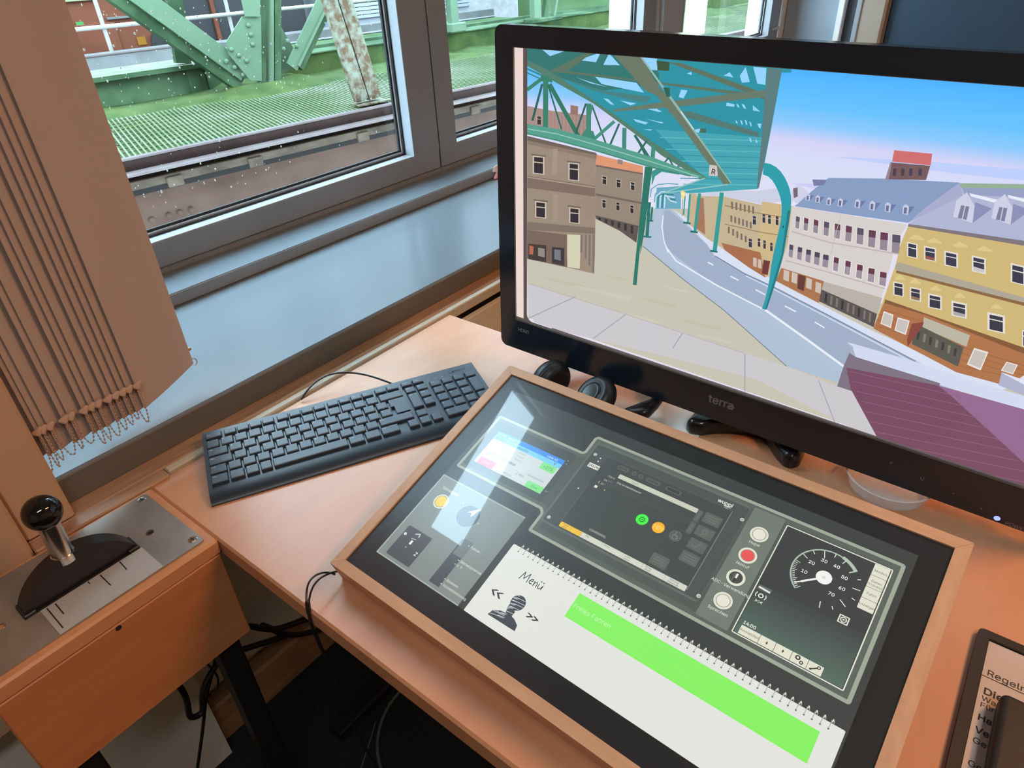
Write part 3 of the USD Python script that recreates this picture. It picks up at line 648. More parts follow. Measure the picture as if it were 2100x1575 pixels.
([5838,3157,5887,3204,5973,3173,5978,3156,5843,3140],(222,200,140)),
([6082,3166,6128,3212,6212,3181,6217,3164,6087,3149],(222,200,140)),
([6303,3171,6347,3216,6428,3186,6434,3169,6308,3155],(222,200,140)),
([6053,2303,6532,2224,6540,2083,6073,2175],(188,182,164)),
([6009,2135,6070,2185,6517,2069,6537,1823,6028,1949],(92,92,84)),
([6038,2123,6066,2117,6081,2020,6056,2025],(62,64,66)),
([6105,2108,6134,2103,6148,2006,6123,2011],(130,128,112)),
([6172,2094,6200,2088,6215,1992,6191,1997],(62,64,66)),
([6239,2080,6267,2074,6282,1978,6258,1983],(130,128,112)),
([6305,2066,6333,2060,6348,1965,6324,1969],(62,64,66)),
([6371,2052,6398,2047,6414,1951,6390,1955],(130,128,112)),
([6436,2038,6463,2033,6479,1937,6456,1942],(62,64,66)),
([5959,2192,6069,2247,6070,2185,5997,1907,5967,1983],(140,74,66)),
([5644,2261,5753,2245,5771,2075,5652,2098],(232,226,222)),
([5655,2245,5744,2231,5759,2092,5662,2111],(200,192,186)),
([5802,2228,5930,2221,5940,2038,5814,2058],(232,226,222)),
([5814,2212,5919,2206,5927,2056,5824,2073],(200,192,186)),
([6612,2091,6750,2084,6751,1847,6608,1877],(232,226,222)),
([6624,2070,6738,2065,6738,1871,6621,1895],(200,192,186)),
([6937,2028,7042,2025,7039,1900,6923,1910],(232,226,222)),
([6946,2017,7032,2014,7030,1912,6935,1920],(200,192,186)),
([5363,1752,5427,1758,6163,1741,6784,1693,7215,1687,7270,1523,6475,1538,5514,1558],(210,218,240)),
([5363,1752,5437,1720,5518,1559,5493,1567],(170,180,200)),
([5505,1594,6435,1561,6441,1513,5436,1413,5575,1121,5399,1125,5403,1430,5423,1624],(128,116,132)),
([5435,1418,5976,1475,6429,1527,7267,1532,7591,573,6036,558,5561,1140],(122,78,100)),
([6426,1526,7267,1532,7488,879,6567,1454],(150,108,148)),
([5465,1372,6663,1461,6662,1469,5464,1381],(146,98,122)),
([5546,1253,6791,1363,6790,1372,5545,1262],(146,98,122)),
([5627,1134,6918,1266,6917,1275,5627,1143],(146,98,122)),
([5709,1015,7045,1170,7044,1178,5708,1024],(146,98,122)),
([5792,894,7172,1073,7171,1082,5791,904],(146,98,122)),
([5874,773,7298,977,7297,985,5873,783],(146,98,122)),
([5958,651,7424,881,7423,890,5957,661],(146,98,122)),
([6041,529,7523,772,7521,781,6040,539],(146,98,122)),
([6125,406,7569,636,7567,645,6124,416],(146,98,122)),
([6936,1894,7153,1870,7213,1693,6958,1733],(176,180,206)),
([6936,1894,7153,1870,7171,1818,6964,1879],(222,228,244)),
([530,3988,939,3966,1514,3971,1521,3673,530,3671],(172,142,136)),
([1248,4071,1369,4066,1370,3949,1253,3957],(150,118,110)),
([693,3876,776,3876,778,3757,694,3756],(190,170,160)),
([703,3868,767,3868,768,3762,704,3761],(58,56,62)),
([704,3837,767,3837,767,3830,704,3829],(190,170,160)),
([935,3955,935,3719,943,3720,943,3956],(150,122,118)),
([994,3955,995,3713,1004,3714,1002,3956],(150,122,118)),
([1053,3955,1055,3708,1063,3709,1061,3956],(150,122,118)),
([1112,3955,1115,3702,1123,3703,1120,3956],(150,122,118)),
([1170,3955,1174,3696,1182,3697,1178,3956],(150,122,118)),
([1228,3955,1233,3691,1241,3692,1236,3956],(150,122,118)),
([1285,3955,1292,3685,1300,3686,1293,3955],(150,122,118)),
([1343,3955,1350,3679,1358,3680,1350,3955],(150,122,118)),
([1399,3955,1408,3674,1416,3675,1407,3955],(150,122,118)),
([1456,3954,1466,3668,1473,3669,1463,3955],(150,122,118)),
([1684,3481,2404,3431,2413,3339,1693,3341],(222,152,116)),
([2025,3465,2099,3465,2099,3406,2025,3408],(150,130,128)),
([1693,3345,2413,3343,2439,2607,1726,2628],(150,136,122)),
([1718,2953,2441,2958,2443,2932,1720,2923],(120,104,96)),
([1693,3345,2413,3343,2413,3322,1695,3319],(118,104,98)),
([1797,3214,1874,3213,1883,3099,1805,3099],(196,186,174)),
([1807,3206,1866,3205,1873,3103,1814,3104],(52,48,52)),
([1809,3176,1868,3175,1868,3169,1810,3169],(196,186,174)),
([2022,3206,2097,3205,2107,3092,2031,3092],(196,186,174)),
([2031,3198,2089,3197,2097,3097,2040,3097],(52,48,52)),
([2034,3168,2091,3168,2092,3161,2034,3162],(196,186,174)),
([2240,3204,2309,3202,2320,3091,2251,3092],(196,186,174)),
([2249,3197,2301,3196,2311,3095,2259,3096],(52,48,52)),
([2252,3167,2304,3166,2305,3159,2253,3161],(196,186,174)),
([1820,2891,1888,2889,1896,2771,1828,2772],(196,186,174)),
([1828,2883,1880,2882,1888,2775,1836,2776],(52,48,52)),
([1831,2851,1882,2850,1883,2843,1831,2844],(196,186,174)),
([2042,2894,2108,2893,2118,2776,2052,2777],(196,186,174)),
([2051,2887,2101,2886,2110,2780,2059,2781],(52,48,52)),
([2053,2856,2104,2855,2104,2848,2054,2849],(196,186,174)),
([2259,2893,2324,2892,2335,2777,2270,2778],(196,186,174)),
([2268,2886,2317,2885,2327,2781,2278,2782],(52,48,52)),
([2271,2855,2320,2854,2321,2847,2271,2848],(196,186,174)),
([1730,2640,2425,2625,2412,2379,2132,2496,1741,2590],(96,88,84)),
([1780,2622,1822,2621,1820,2573,1782,2584],(58,54,56)),
([1886,2619,1929,2618,1928,2556,1890,2568],(58,54,56)),
([1992,2616,2034,2615,2034,2540,1997,2551],(58,54,56)),
([2096,2614,2137,2613,2140,2524,2102,2535],(58,54,56)),
([2199,2611,2240,2610,2244,2508,2207,2519],(58,54,56)),
([2301,2609,2342,2608,2348,2492,2311,2503],(58,54,56)),
([530,3581,1683,3502,1763,2047,1762,1751,1292,1734,530,1696],(156,140,124)),
([530,3581,1683,3502,1711,3470,530,3518],(112,98,90)),
([530,3518,1698,3468,1696,3418,530,3468],(140,124,112)),
([530,3012,1699,3052,1708,2905,530,2831],(128,110,100)),
([530,3000,1700,3039,1701,3021,530,2981],(170,152,138)),
([530,2304,1737,2455,1742,2366,530,2174],(130,114,104)),
([979,3461,974,3096,1058,3107,1061,3470],(166,150,134)),
([995,2814,1005,2399,1092,2417,1080,2829],(164,148,132)),
([626,3321,835,3332,840,3073,628,3059],(206,194,180)),
([652,3302,811,3311,814,3084,653,3073],(52,48,54)),
([652,3237,812,3246,812,3231,652,3221],(206,194,180)),
([603,3340,858,3353,858,3331,603,3317],(118,104,96)),
([1244,3314,1424,3323,1436,3077,1254,3065],(206,194,180)),
([1267,3297,1403,3304,1414,3086,1275,3078],(52,48,54)),
([1269,3234,1406,3241,1407,3227,1270,3219],(206,194,180)),
([1222,3333,1444,3344,1445,3322,1222,3311],(118,104,96)),
([675,2660,882,2678,886,2426,677,2405],(206,194,180)),
([700,2641,857,2655,861,2436,702,2420],(52,48,54)),
([701,2579,859,2593,859,2578,701,2563],(206,194,180)),
([651,2680,905,2702,905,2677,651,2656],(118,104,96)),
([1283,2679,1463,2694,1475,2460,1293,2442],(206,194,180)),
([1306,2662,1443,2674,1453,2469,1314,2456],(52,48,54)),
([1308,2604,1446,2615,1446,2601,1309,2589],(206,194,180)),
([1260,2699,1484,2717,1485,2693,1261,2675],(118,104,96)),
([530,2174,1266,2252,1272,1933,1292,1734,530,1696],(122,104,92)),
([555,1954,894,2003,897,1845,900,1730,556,1697],(70,62,60)),
([1000,2001,1227,2034,1226,1922,1238,1748,1006,1737],(66,60,62)),
([574,1932,656,1931,644,1786,625,1795,575,1783],(186,110,80)),
([1046,1972,1164,1986,1161,1907,1170,1816,1050,1814],(120,124,132)),
([742,1930,865,1941,868,1798,744,1796],(150,140,132)),
([1266,2257,1497,2296,1507,1987,1511,2027,1512,1768,1291,1740],(214,208,182)),
([1502,2302,1536,2310,1546,1997,1544,2035,1510,2037],(128,116,112)),
([1574,2318,1607,2325,1619,2014,1623,1945,1589,1948],(128,116,112)),
([1640,2332,1673,2339,1686,2029,1696,1855,1662,1857],(128,116,112)),
([1705,2346,1738,2353,1752,2045,1769,1764,1735,1765],(128,116,112)),
([2683,2936,2679,3045,2658,3042,2662,2934],(90,175,190)),
([2678,3039,2719,3107,2701,3115,2660,3048],(90,175,190)),
([2713,3102,2791,3133,2784,3151,2707,3120],(90,175,190)),
([2787,3132,2868,3134,2869,3153,2788,3151],(90,175,190)),
([2631,2992,2630,3101,2611,3099,2612,2990],(100,175,190)),
([2628,3095,2687,3165,2673,3175,2614,3105],(100,175,190)),
([2682,3162,2788,3197,2783,3213,2677,3178],(100,175,190)),
([2786,3197,2894,3203,2894,3219,2786,3214],(100,175,190)),
([2559,3045,2563,3153,2546,3153,2543,3044],(110,175,190)),
([2560,3148,2643,3222,2633,3232,2549,3158],(110,175,190)),
([2640,3220,2786,3261,2782,3275,2636,3234],(110,175,190)),
([2784,3261,2930,3273,2930,3287,2784,3276],(110,175,190)),
([2631,3187,2966,3265,3004,2975,2639,2906],(110,170,196)),
([2652,2919,2644,3071,2626,3069,2633,2917],(196,222,240)),
([2642,3065,2713,3142,2699,3152,2628,3075],(196,222,240)),
([2706,3138,2866,3160,2864,3176,2705,3155],(196,222,240)),
([2685,2926,2676,3083,2657,3081,2666,2923],(46,130,140)),
([2671,3075,2745,3116,2737,3130,2662,3089],(46,130,140)),
([2742,3115,2883,3129,2882,3146,2741,3132],(46,130,140)),
([2717,2932,2707,3095,2689,3093,2699,2929],(196,222,240)),
([2698,3085,2777,3091,2777,3108,2698,3103],(196,222,240)),
([2777,3091,2900,3098,2900,3115,2777,3108],(196,222,240)),
([2749,2938,2739,3107,2720,3105,2731,2935],(46,130,140)),
([2725,3098,2808,3068,2816,3084,2733,3114],(46,130,140)),
([2811,3067,2917,3067,2919,3084,2813,3084],(46,130,140)),
([2782,2944,2770,3119,2751,3117,2763,2941],(196,222,240)),
([2754,3111,2841,3045,2854,3059,2767,3125],(196,222,240)),
([2846,3043,2934,3036,2937,3053,2849,3060],(196,222,240)),
([2583,2919,2583,2740,2612,2743,2611,2922],(40,118,112)),
([2524,2975,2539,2490,2587,2498,2571,2980],(40,118,112)),
([2512,2506,2629,2520,2627,2496,2510,2480],(40,118,112)),
([2561,2739,2633,2745,2631,2726,2559,2716],(40,118,112)),
([3485,3275,3511,2515,3567,2521,3538,3278],(56,156,150)),
([3477,2517,3577,2526,3581,2501,3481,2491],(40,118,112)),
([3210,3216,3216,2715,3256,2718,3249,3218],(56,156,150)),
([3172,2717,3275,2725,3279,2699,3176,2691],(40,118,112)),
([3089,3183,3109,2812,3136,2816,3115,3186],(56,156,150)),
([3058,2814,3162,2822,3165,2796,3062,2789],(40,118,112)),
([3028,3151,3042,2897,3060,2899,3046,3153],(56,156,150)),
([2434,3431,2544,3437,2533,3214,2523,2636,2492,2217,2476,2369,2479,1751,2419,1745],(46,120,104)),
([2538,3384,2624,3447,2898,3436,2929,3404,2676,3401,2591,3329,2559,3197],(60,150,140)),
([530,4749,1471,4739,2454,4724,3406,4718,4061,4732,4065,4684,3964,4676,3966,4082,3965,3700,3945,3395,3131,3200,2765,3142,3251,3419,2813,3579,2500,3728,1603,4166,981,4392,530,4529],(46,148,166)),
([530,4749,1471,4739,2454,4724,2530,4441,1741,4297,981,4412,530,4529],(52,120,116)),
([2525,3910,3900,3985,3945,3395,3131,3200,2765,3142,3251,3419],(70,166,180)),
([2604,3816,3899,3940,3898,3949,2603,3826],(100,188,194)),
([2652,3751,3905,3879,3904,3888,2651,3760],(54,144,160)),
([2700,3685,3911,3817,3910,3826,2700,3695],(100,188,194)),
([2749,3620,3917,3755,3916,3764,2748,3630],(54,144,160)),
([2798,3554,3923,3693,3922,3702,2797,3564],(100,188,194)),
([2847,3488,3930,3630,3928,3639,2845,3498],(54,144,160)),
([2895,3422,3936,3566,3934,3575,2894,3432],(100,188,194)),
([2944,3356,3942,3502,3941,3511,2943,3366],(54,144,160)),
([2994,3290,3949,3437,3947,3447,2992,3300],(100,188,194)),
([738,4741,1163,4732,902,4647],(150,212,255)),
([1342,4629,1675,4739,1611,4621],(150,212,255)),
([1720,4598,1795,4737,1960,4609],(150,212,255)),
([2218,4730,2459,4720,2478,4590,2372,4589],(150,212,255)),
([1610,4451,2210,4429,2327,4323,1712,4372],(150,212,255)),
([1315,4422,1390,4408,1798,4345,1554,4367],(150,212,255)),
([1748,4204,1821,4203,1922,4138,1861,4142],(150,212,255)),
([2000,4201,2234,4189,2151,4157],(150,212,255)),
([2206,4001,2422,3980,2384,3952,2243,3971],(150,212,255)),
([2381,4020,2637,4004,2610,3990],(150,212,255)),
([2398,4138,2520,4156,2594,4126,2546,4121],(150,212,255)),
([2356,3893,2492,3902,2460,3886],(150,212,255)),
([3642,4710,3790,4709,3812,4538,3719,4544],(150,212,255)),
([3505,4608,3556,4704,3631,4554,3542,4539],(150,212,255)),
([3315,4596,3382,4636,3433,4585],(150,212,255)),
([3709,4317,3806,4257,3724,4258],(150,212,255)),
([3401,4313,3496,4305,3498,4275,3399,4277],(150,212,255)),
([3514,4315,3547,4301,3560,4271,3536,4279],(150,212,255)),
([3575,4321,3615,4308,3642,4267,3610,4272],(150,212,255)),
([3797,4126,3846,4128,3845,4075,3825,4083],(150,212,255)),
([3817,3919,3872,3912,3854,3906,3810,3959],(150,212,255)),
([3732,3963,3756,3955,3772,3913,3752,3918],(150,212,255)),
([3643,4151,3669,4140,3689,4094,3668,4100],(150,212,255)),
([3700,4136,3725,4128,3740,4087,3724,4089],(150,212,255)),
([3593,4142,3616,4134,3635,4093,3614,4098],(150,212,255)),
([3536,4130,3559,4124,3571,4098,3551,4101],(150,212,255)),
([2814,4402,2898,4400,2858,4306,2793,4318],(150,212,255)),
([2862,4584,2920,4606,2925,4572],(150,212,255)),
([3023,3960,3123,3991,3110,3942,3037,3937],(150,212,255)),
([2848,4142,2919,4123,2896,4106],(150,212,255)),
([927,4483,1472,4726,1568,4738,1185,4487,3813,4439,3821,4397,2196,4450,927,4458],(92,118,100)),
([2608,4690,2775,4692,3828,4452,3841,4385],(96,116,98)),
([3821,4490,3836,4416,2755,4199,1904,4057,1902,4081,2447,4210],(104,124,110)),
([2972,4170,3834,4034,3844,3977,2633,4134],(84,122,116)),
([981,4412,1741,4297,2438,4284,2358,4201,1596,4284],(70,130,130)),
([1851,4731,2225,4727,2536,4396,2823,4173,3144,3851,3610,3409,3523,3375,2893,3973,2502,4309,2342,4351],(108,122,104)),
([2225,4727,2258,4725,2844,4175,3613,3414,3607,3401],(150,180,170)),
([2841,4152,3037,3967,3047,3976,2852,4161],(196,226,240)),
([3805,4713,3966,4709,3963,4594,3959,3699,3955,3412,3931,3396,3872,4035,3823,4482],(92,126,128)),
([2457,4697,2629,4691,2632,4594,2482,4593],(60,88,62)),
([3123,3991,3195,3999,3205,3950,3130,3944],(70,110,92)),
([2578,4408,2664,4407,2685,4308,2638,4303],(48,100,90)),
([530,4576,848,4492,1398,4257,1906,4037,2496,3763,3293,3425,3234,3388,2651,3607,2258,3817,1606,4127,983,4342,530,4503],(84,128,110)),
([524,4459,790,4388,801,4407,535,4478],(56,130,140)),
([525,4410,765,4347,774,4362,534,4425],(56,130,140)),
([796,4397,807,3704,895,3714,881,4404],(58,130,110)),
([1499,4116,1519,3663,1596,3672,1574,4123],(64,138,120)),
([2061,3875,2082,3579,2144,3587,2122,3881],(66,140,124)),
([2500,3710,2503,3537,2562,3541,2559,3713],(66,140,124)),
([818,4417,511,4217,548,4183,854,4384],(60,134,112)),
([766,4297,604,3805,643,3801,802,4293],(44,100,92)),
([874,4289,1372,3662,1430,3696,934,4320],(52,120,98)),
([865,4298,1108,3737,1133,3746,890,4307],(48,110,100)),
([1479,4118,1333,3707,1363,3702,1508,4113],(44,100,92)),
([1584,4081,1827,3625,1850,3635,1607,4090],(44,104,92)),
([1920,3954,1616,3680,1652,3653,1955,3927],(70,146,130)),
([1998,3922,1875,3619,1903,3613,2025,3916],(44,104,92)),
([2233,3795,2470,3542,2499,3563,2263,3817],(50,112,98)),
([2416,3764,2305,3586,2330,3575,2440,3753],(50,112,98)),
([2266,3774,2416,3570,2432,3580,2282,3784],(44,104,92)),
([2746,3597,2668,3494,2686,3483,2764,3586],(50,112,98)),
([2746,3585,2826,3485,2844,3498,2764,3597],(50,112,98)),
([2888,3521,2885,3460,2905,3460,2908,3521],(60,124,108)),
([1506,4117,1607,4107,1578,3962,1515,3955],(64,138,120)),
([1499,3787,1627,3781,1685,3663,1428,3672],(64,138,120)),
([769,4416,929,4388,957,4329,743,4332],(58,130,110)),
([530,3748,1053,3738,1582,3687,2518,3568,3249,3434,3210,3408,2557,3429,1643,3529,1058,3582,530,3604],(86,160,142)),
([528,3675,1054,3666,1056,3680,531,3689],(150,200,184)),
([1053,3666,1636,3608,1639,3620,1057,3679],(150,200,184)),
([1636,3608,2523,3501,2526,3513,1639,3620],(150,200,184)),
([2523,3501,3185,3414,3187,3426,2526,3513],(150,200,184)),
([528,3606,1056,3579,1059,3593,532,3619],(62,130,112)),
([1056,3579,1641,3531,1644,3544,1060,3593],(62,130,112)),
([1640,3531,2543,3433,2545,3445,1644,3544],(62,130,112)),
([2543,3433,3078,3405,3079,3417,2545,3445],(62,130,112)),
([2768,3143,3277,3411,3269,3425,2760,3158],(150,196,190)),
([2767,3134,3575,3380,3570,3395,2762,3150],(140,196,196)),
([3302,3586,3398,3588,3430,3467,3314,3453],(206,200,196)),
([2971,3195,2999,3217,3047,3196,3039,3142,3015,3101,2987,3143],(238,222,150)),
([2990,3182,3021,3187,3018,3144],(255,248,210)),
([3012,3105,3031,2883,3039,2885,3021,3107],(140,150,110)),
([3958,3706,4036,3703,4106,3678,4169,3636,4224,3582,4271,3521,4310,3455,4339,3385,4358,3312,4370,3236,4377,3159,4383,3081,4387,3003,4391,2924,4395,2844,4398,2763,4399,2681,4398,2599,4395,2515,4391,2431,4384,2345,4377,2259,4369,2171,4360,2083,4352,1994,4343,1903,4281,1895,4292,1976,4298,2056,4300,2135,4300,2213,4297,2290,4294,2367,4289,2442,4285,2517,4282,2592,4281,2665,4282,2738,4283,2811,4285,2882,4286,2953,4286,3024,4283,3094,4276,3162,4264,3230,4244,3296,4216,3357,4181,3415,4140,3471,4093,3521,4038,3558,3970,3572],(46,158,170)),
([4341,3208,4372,3214,4399,2663,4377,2258,4343,1903,4323,1900,4349,2273,4377,2657],(36,122,128)),
([4317,3015,4335,3015,4335,2993,4320,2993],(30,70,80))]

# ------------------------------------------------------------------ touch monitor in a wooden frame
uF, vF, nF, oF = np.array([-.01545, -.99988, 0.]), np.array([.96085, -.01485, .27664]), np.array([-.27661, .00427, .96098]), np.array([.2837, .5241, .7748])
tm = thing('touch_monitor', 'tilted touch screen in a beech frame showing a train cab panel', 'monitor', M=M4(oF, uF, vF, nF))
W, H, TH, RIM = .571, .356, .036, .0132
for pts, m in (([(0, 0), (W, 0), (W - RIM, RIM), (RIM, RIM)], 'beech_frame'), ([(0, H), (RIM, H - RIM), (W - RIM, H - RIM), (W, H)], 'beech_frame'), ([(0, 0), (RIM, RIM), (RIM, H - RIM), (0, H)], 'beech_frame_side'), ([(W, 0), (W, H), (W - RIM, H - RIM), (W - RIM, RIM)], 'beech_frame_side')):
    part(tm, 'frame_rail', ext(Polygon(pts).buffer(-.0001), -TH, 0), m)
part(tm, 'glass', cb(RIM, W - RIM, RIM, H - RIM, -.012, -.0024, 0), 'touch_glass', label='black glass border around the display')
part(tm, 'back_panel', cb(RIM, W - RIM, RIM, H - RIM, -.034, -.013, 0), 'monitor_back')
for u in (.06, W - .08):
    part(tm, 'support', hull([(u, .26, -.045, .008), (u + .02, .26, -.045, .008), (u, .31, -.045, .008), (u + .02, .31, -.045, .008), (u, .285, -.106, .008), (u + .02, .285, -.106, .008)], 1, 8), 'black_steel')
pc = Picture()
BG, OUT, PAN, DSC, LITE, LB = (52, 58, 57), (160, 168, 152), (88, 97, 90), (64, 71, 70), (224, 224, 208), (142, 150, 136)
pc.rect(38.5, 40.5, 533, 320.5, BG)
# outlined console
out = [(43.6, 182), (170.6, 184), (178, 184), (180, 152.5), (527, 152.5), (527, 306), (182, 306), (178.2, 276), (41, 275)]
body = Polygon([(44, 183), (176, 183), (180, 179), (180, 153), (527, 153), (527, 305), (180, 305), (177, 301), (177, 276), (44, 276)])
body = body.buffer(-3).buffer(6, quad_segs=6).buffer(-3, quad_segs=6)
pc.add(body, PAN)
pc.add(body.buffer(-9), (78, 87, 82))
pc.add(body.difference(body.buffer(-3.6)), OUT)
# upper left display
pc.rect(49, 191, 172, 268, (70, 78, 76), 3)
pc.rect(60, 200, 164, 253.5, (206, 216, 216)); pc.rect(60, 247.5, 164, 254.5, (52, 142, 232)); pc.rect(60, 241, 164, 247.5, (120, 205, 246))
pc.text('14:02', 62, 249, 3.2, (235, 245, 255)); pc.text('20.11.23', 78, 249, 3.2, (235, 245, 255)); pc.text('Linie 60', 140, 249, 3, (235, 245, 255))
pc.text('KURZ', 63, 242.3, 4, (40, 60, 90), True); pc.text('Fahrtenansicht', 82, 242.3, 3.4, (60, 90, 120)); pc.text('Y', 153, 242, 4.5, (60, 80, 100))
for i, s in enumerate(('14:00 Oberb.', '14:01 Werther', '14:02 Adler')):
    pc.text(s, 67, 237 - i * 5.2, 3, (130, 130, 126)); pc.text('Station', 104, 237 - i * 5.2, 2.6, (160, 160, 156))
pc.text('14:02 Vohwinkel', 66, 218, 4.2, (60, 62, 66)); pc.text('1 Min', 120, 209, 3.4, (120, 124, 128)); pc.text('Oberbarmen', 134, 214.5, 3, (140, 144, 148))
pc.rect(64.5, 200, 89, 211, (226, 74, 96), 1.5); pc.text('Stop', 77, 203.5, 3.2, (250, 150, 160), center=True)
pc.rect(140.5, 230.5, 161.5, 241, (128, 226, 134), 1.5); pc.text('+271', 151, 233.6, 4, (60, 130, 70), center=True)
pc.rect(140, 200, 164, 209.5, (128, 226, 134), 1.5); pc.text('Start', 152, 203, 3.2, (80, 160, 90), center=True); pc.text('Bestätigen', 97, 203, 3, (150, 154, 158))
pc.circ(167, 256, .9, LB); pc.circ(168, 251, .9, LB); pc.text('M', 167, 205, 3, LB)
# left lever panel
pc.rect(38.5, 40.5, 168, 165.5, (168, 178, 168)); pc.rect(40.2, 42, 168, 164, (128, 138, 134))
pc.text('Türfreigabe', 50, 148, 3.6, (226, 228, 214)); pc.circ(62.5, 132.5, 10, (226, 226, 206)); pc.circ(62.5, 132.5, 8.4, (170, 160, 120)); pc.circ(62.5, 132.5, 7.3, (244, 206, 52))
pc.circ(106, 133, 14.5, (66, 78, 88)); pc.poly([(101.5, 136.5), (114.5, 149.5), (109.5, 133.5), (107, 139)], (240, 242, 240)); pc.text('o', 88, 143, 3, (220, 222, 214)); pc.text('o', 122, 130, 3, (220, 222, 214))
pc.rect(49.8, 45.8, 88, 88, (66, 72, 76), 2)
pc.circ(53.5, 76.5, 1.9, (220, 224, 226)); pc.line([(65, 82), (70.5, 85), (72, 80.5)], 1.6, (190, 194, 198)); pc.rect(66.5, 68.5, 69.5, 74, (240, 240, 240)); pc.line([(64.5, 75.5), (71, 77)], 1, (190, 194, 198)); pc.circ(66.5, 63.5, 1, (170, 174, 178)); pc.text('Z', 81.5, 60.5, 4.5, (236, 238, 240), True)
pc.rect(119.8, 46, 135, 106, (66, 74, 80)); pc.rect(121.5, 86, 136, 108, (108, 118, 120), 1)
for t, u, v in (('Fahren', 135.5, 101.5), ('Betriebsbremse', 136.5, 81.5), ('o  0', 136, 76), ('Bremsen', 137.5, 56), ('Schnellbremsung', 137.5, 49.5)): pc.line([(u - 4, v + 1.2), (u - 1.6, v + 1.2)], .7, (226, 228, 214)); pc.text(t, u, v, 3, (226, 228, 214))
# centre screen
pc.rect(184, 171, 378, 297.5, (96, 106, 100), 4); pc.rect(186.5, 173.5, 377.6, 294.5, (72, 80, 78), 3)
pc.rect(207, 178, 363, 283.5, DSC); pc.line([(363, 283.5), (363, 178)], .8, (128, 134, 126)); pc.line([(207, 283.5), (363, 283.5)], .6, (90, 96, 92)); pc.line([(207, 178), (207, 240)], .6, (100, 106, 102))
for x, y in ((191.5, 179.2), (191.3, 279.5), (375.8, 278.3), (375.8, 178.2)): pc.circ(x, y, 2.2, (200, 206, 190)); pc.circ(x + .3, y - .3, 1.2, (170, 176, 160))
pc.circ(199.8, 277.5, 1, LITE); pc.circ(199.7, 272.2, 1, LITE); pc.circ(199.8, 228.5, 1, LITE)
pc.rect(191.5, 260.3, 206.3, 266.8, (232, 232, 222)); pc.text('IXION', 198.8, 262, 3.2, (50, 52, 50), True, center=True)
for s, u, v in (('750 V', 221, 258.5), ('24,0 V', 219.5, 252.2), ('21 °C', 219, 246)): pc.text(s, u, v, 2.4, LITE)
pc.text('i', 215.8, 246, 3.4, LITE, True); pc.rect(214.6, 238.6, 218.4, 242, LITE); pc.text('v', 227, 239.6, 3, LITE)
for u, w in ((224, 15), (243.5, 6), (252, 6), (262, 18), (287, 19)): pc.rect(u, 273.8, u + w, 279.8, (90, 96, 93), 2.6); pc.rect(u + 2, 275.6, u + w - 2, 278, (70, 76, 75), .6)
pc.rect(289, 275, 304, 278.6, (52, 58, 57), 1)
pc.rect(232.3, 262.6, 331.3, 268.6, (204, 206, 188), 1.2); pc.text('Start', 249, 263.9, 3, (150, 152, 138)); pc.text('Zug ist betriebsbereit', 235, 255.8, 2.3, LITE)
pc.rect(225, 246, 333, 253.5, (68, 75, 74)); pc.line([(290, 236), (340, 236)], .4, (74, 82, 80))
pc.circ(284.5, 227.5, 7.4, (44, 116, 44)); pc.circ(284.5, 227.5, 6.8, (64, 244, 72)); pc.ring(284.5, 227.5, 2.6, .7, (30, 110, 36)); pc.circ(284.5, 227.5, .7, (30, 110, 36))
for a in range(8): pc.circ(284.5 + 3.4 * math.cos(a * .785), 227.5 + 3.4 * math.sin(a * .785), .5, (30, 110, 36))
pc.circ(304.6, 227.2, 7.4, (120, 84, 20)); pc.circ(304.6, 227.2, 6.8, (250, 184, 42)); pc.ring(304.6, 227.2, 2.4, .7, (255, 226, 140)); pc.circ(304.6, 227.2, .8, (255, 226, 140)); pc.line([(300.2, 229.5), (299.8, 227.2), (300.2, 224.9)], .7, (255, 226, 140)); pc.line([(309, 229.5), (309.4, 227.2), (309, 224.9)], .7, (255, 226, 140))
pc.circ(325, 227, 6.6, (84, 91, 88)); pc.ring(325, 227, 6.2, .7, (104, 112, 106)); pc.ring(324.8, 225.6, 2.8, .8, (120, 128, 120)); pc.line([(324, 231), (324.6, 227), (327.6, 226.6), (328.6, 223.6)], .9, (120, 128, 120)); pc.circ(323.8, 231.4, .9, (120, 128, 120))
G2 = (92, 100, 95); G3 = (112, 120, 112)
for y in (263, 245, 227.5, 210.5):
    pc.rect(340, y - 6.6, 359, y + 6.6, G2, 1)
for y in (263, 210.5):
    for k in (-3, 0, 3): pc.line([(343, y + k), (356, y + k)], .8, G3)
pc.ring(349, 246, 2.4, .9, G3); pc.line([(349, 244), (347.5, 240.5)], .9, G3); pc.text('?', 350, 243, 5, G3); pc.line([(344.5, 226.5), (347.5, 224), (353, 231)], 1.2, G3)
pc.rect(331.5, 252.5, 337.5, 268, G2, 1); pc.rect(331.5, 236.5, 337.5, 251.5, G2, 1); pc.line([(334.5, 256), (334.5, 265)], .8, G3); pc.line([(334.5, 239), (334.5, 249)], .8, G3)
pc.rect(315, 185.5, 334, 199.5, G2, 1)
for k in (-3, 0, 3): pc.line([(318, 192.5 + k), (331, 192.5 + k)], .8, G3)
pc.rect(207.6, 175.4, 362, 182, (214, 216, 200), 1); pc.rect(207.6, 175.4, 236, 182, (240, 196, 60), 1); pc.line([(222, 175.4), (222, 182)], .3, (170, 140, 60))
for u in (236, 262, 288, 312, 338): pc.line([(u, 175.6), (u, 181.8)], .3, (160, 162, 150))
for s, u in (('Fahrt', 215), ('Zug', 243), ('Türen', 268), ('Licht', 294), ('Klima', 319), ('Störung', 348)): pc.text(s, u, 179.2, 2, (96, 98, 92), center=True)
for s, u in (('aktiv', 215), ('Daten', 294), ('Stufe', 319), ('Diagnose', 348)): pc.text(s, u, 176.3, 2, (96, 98, 92), center=True)
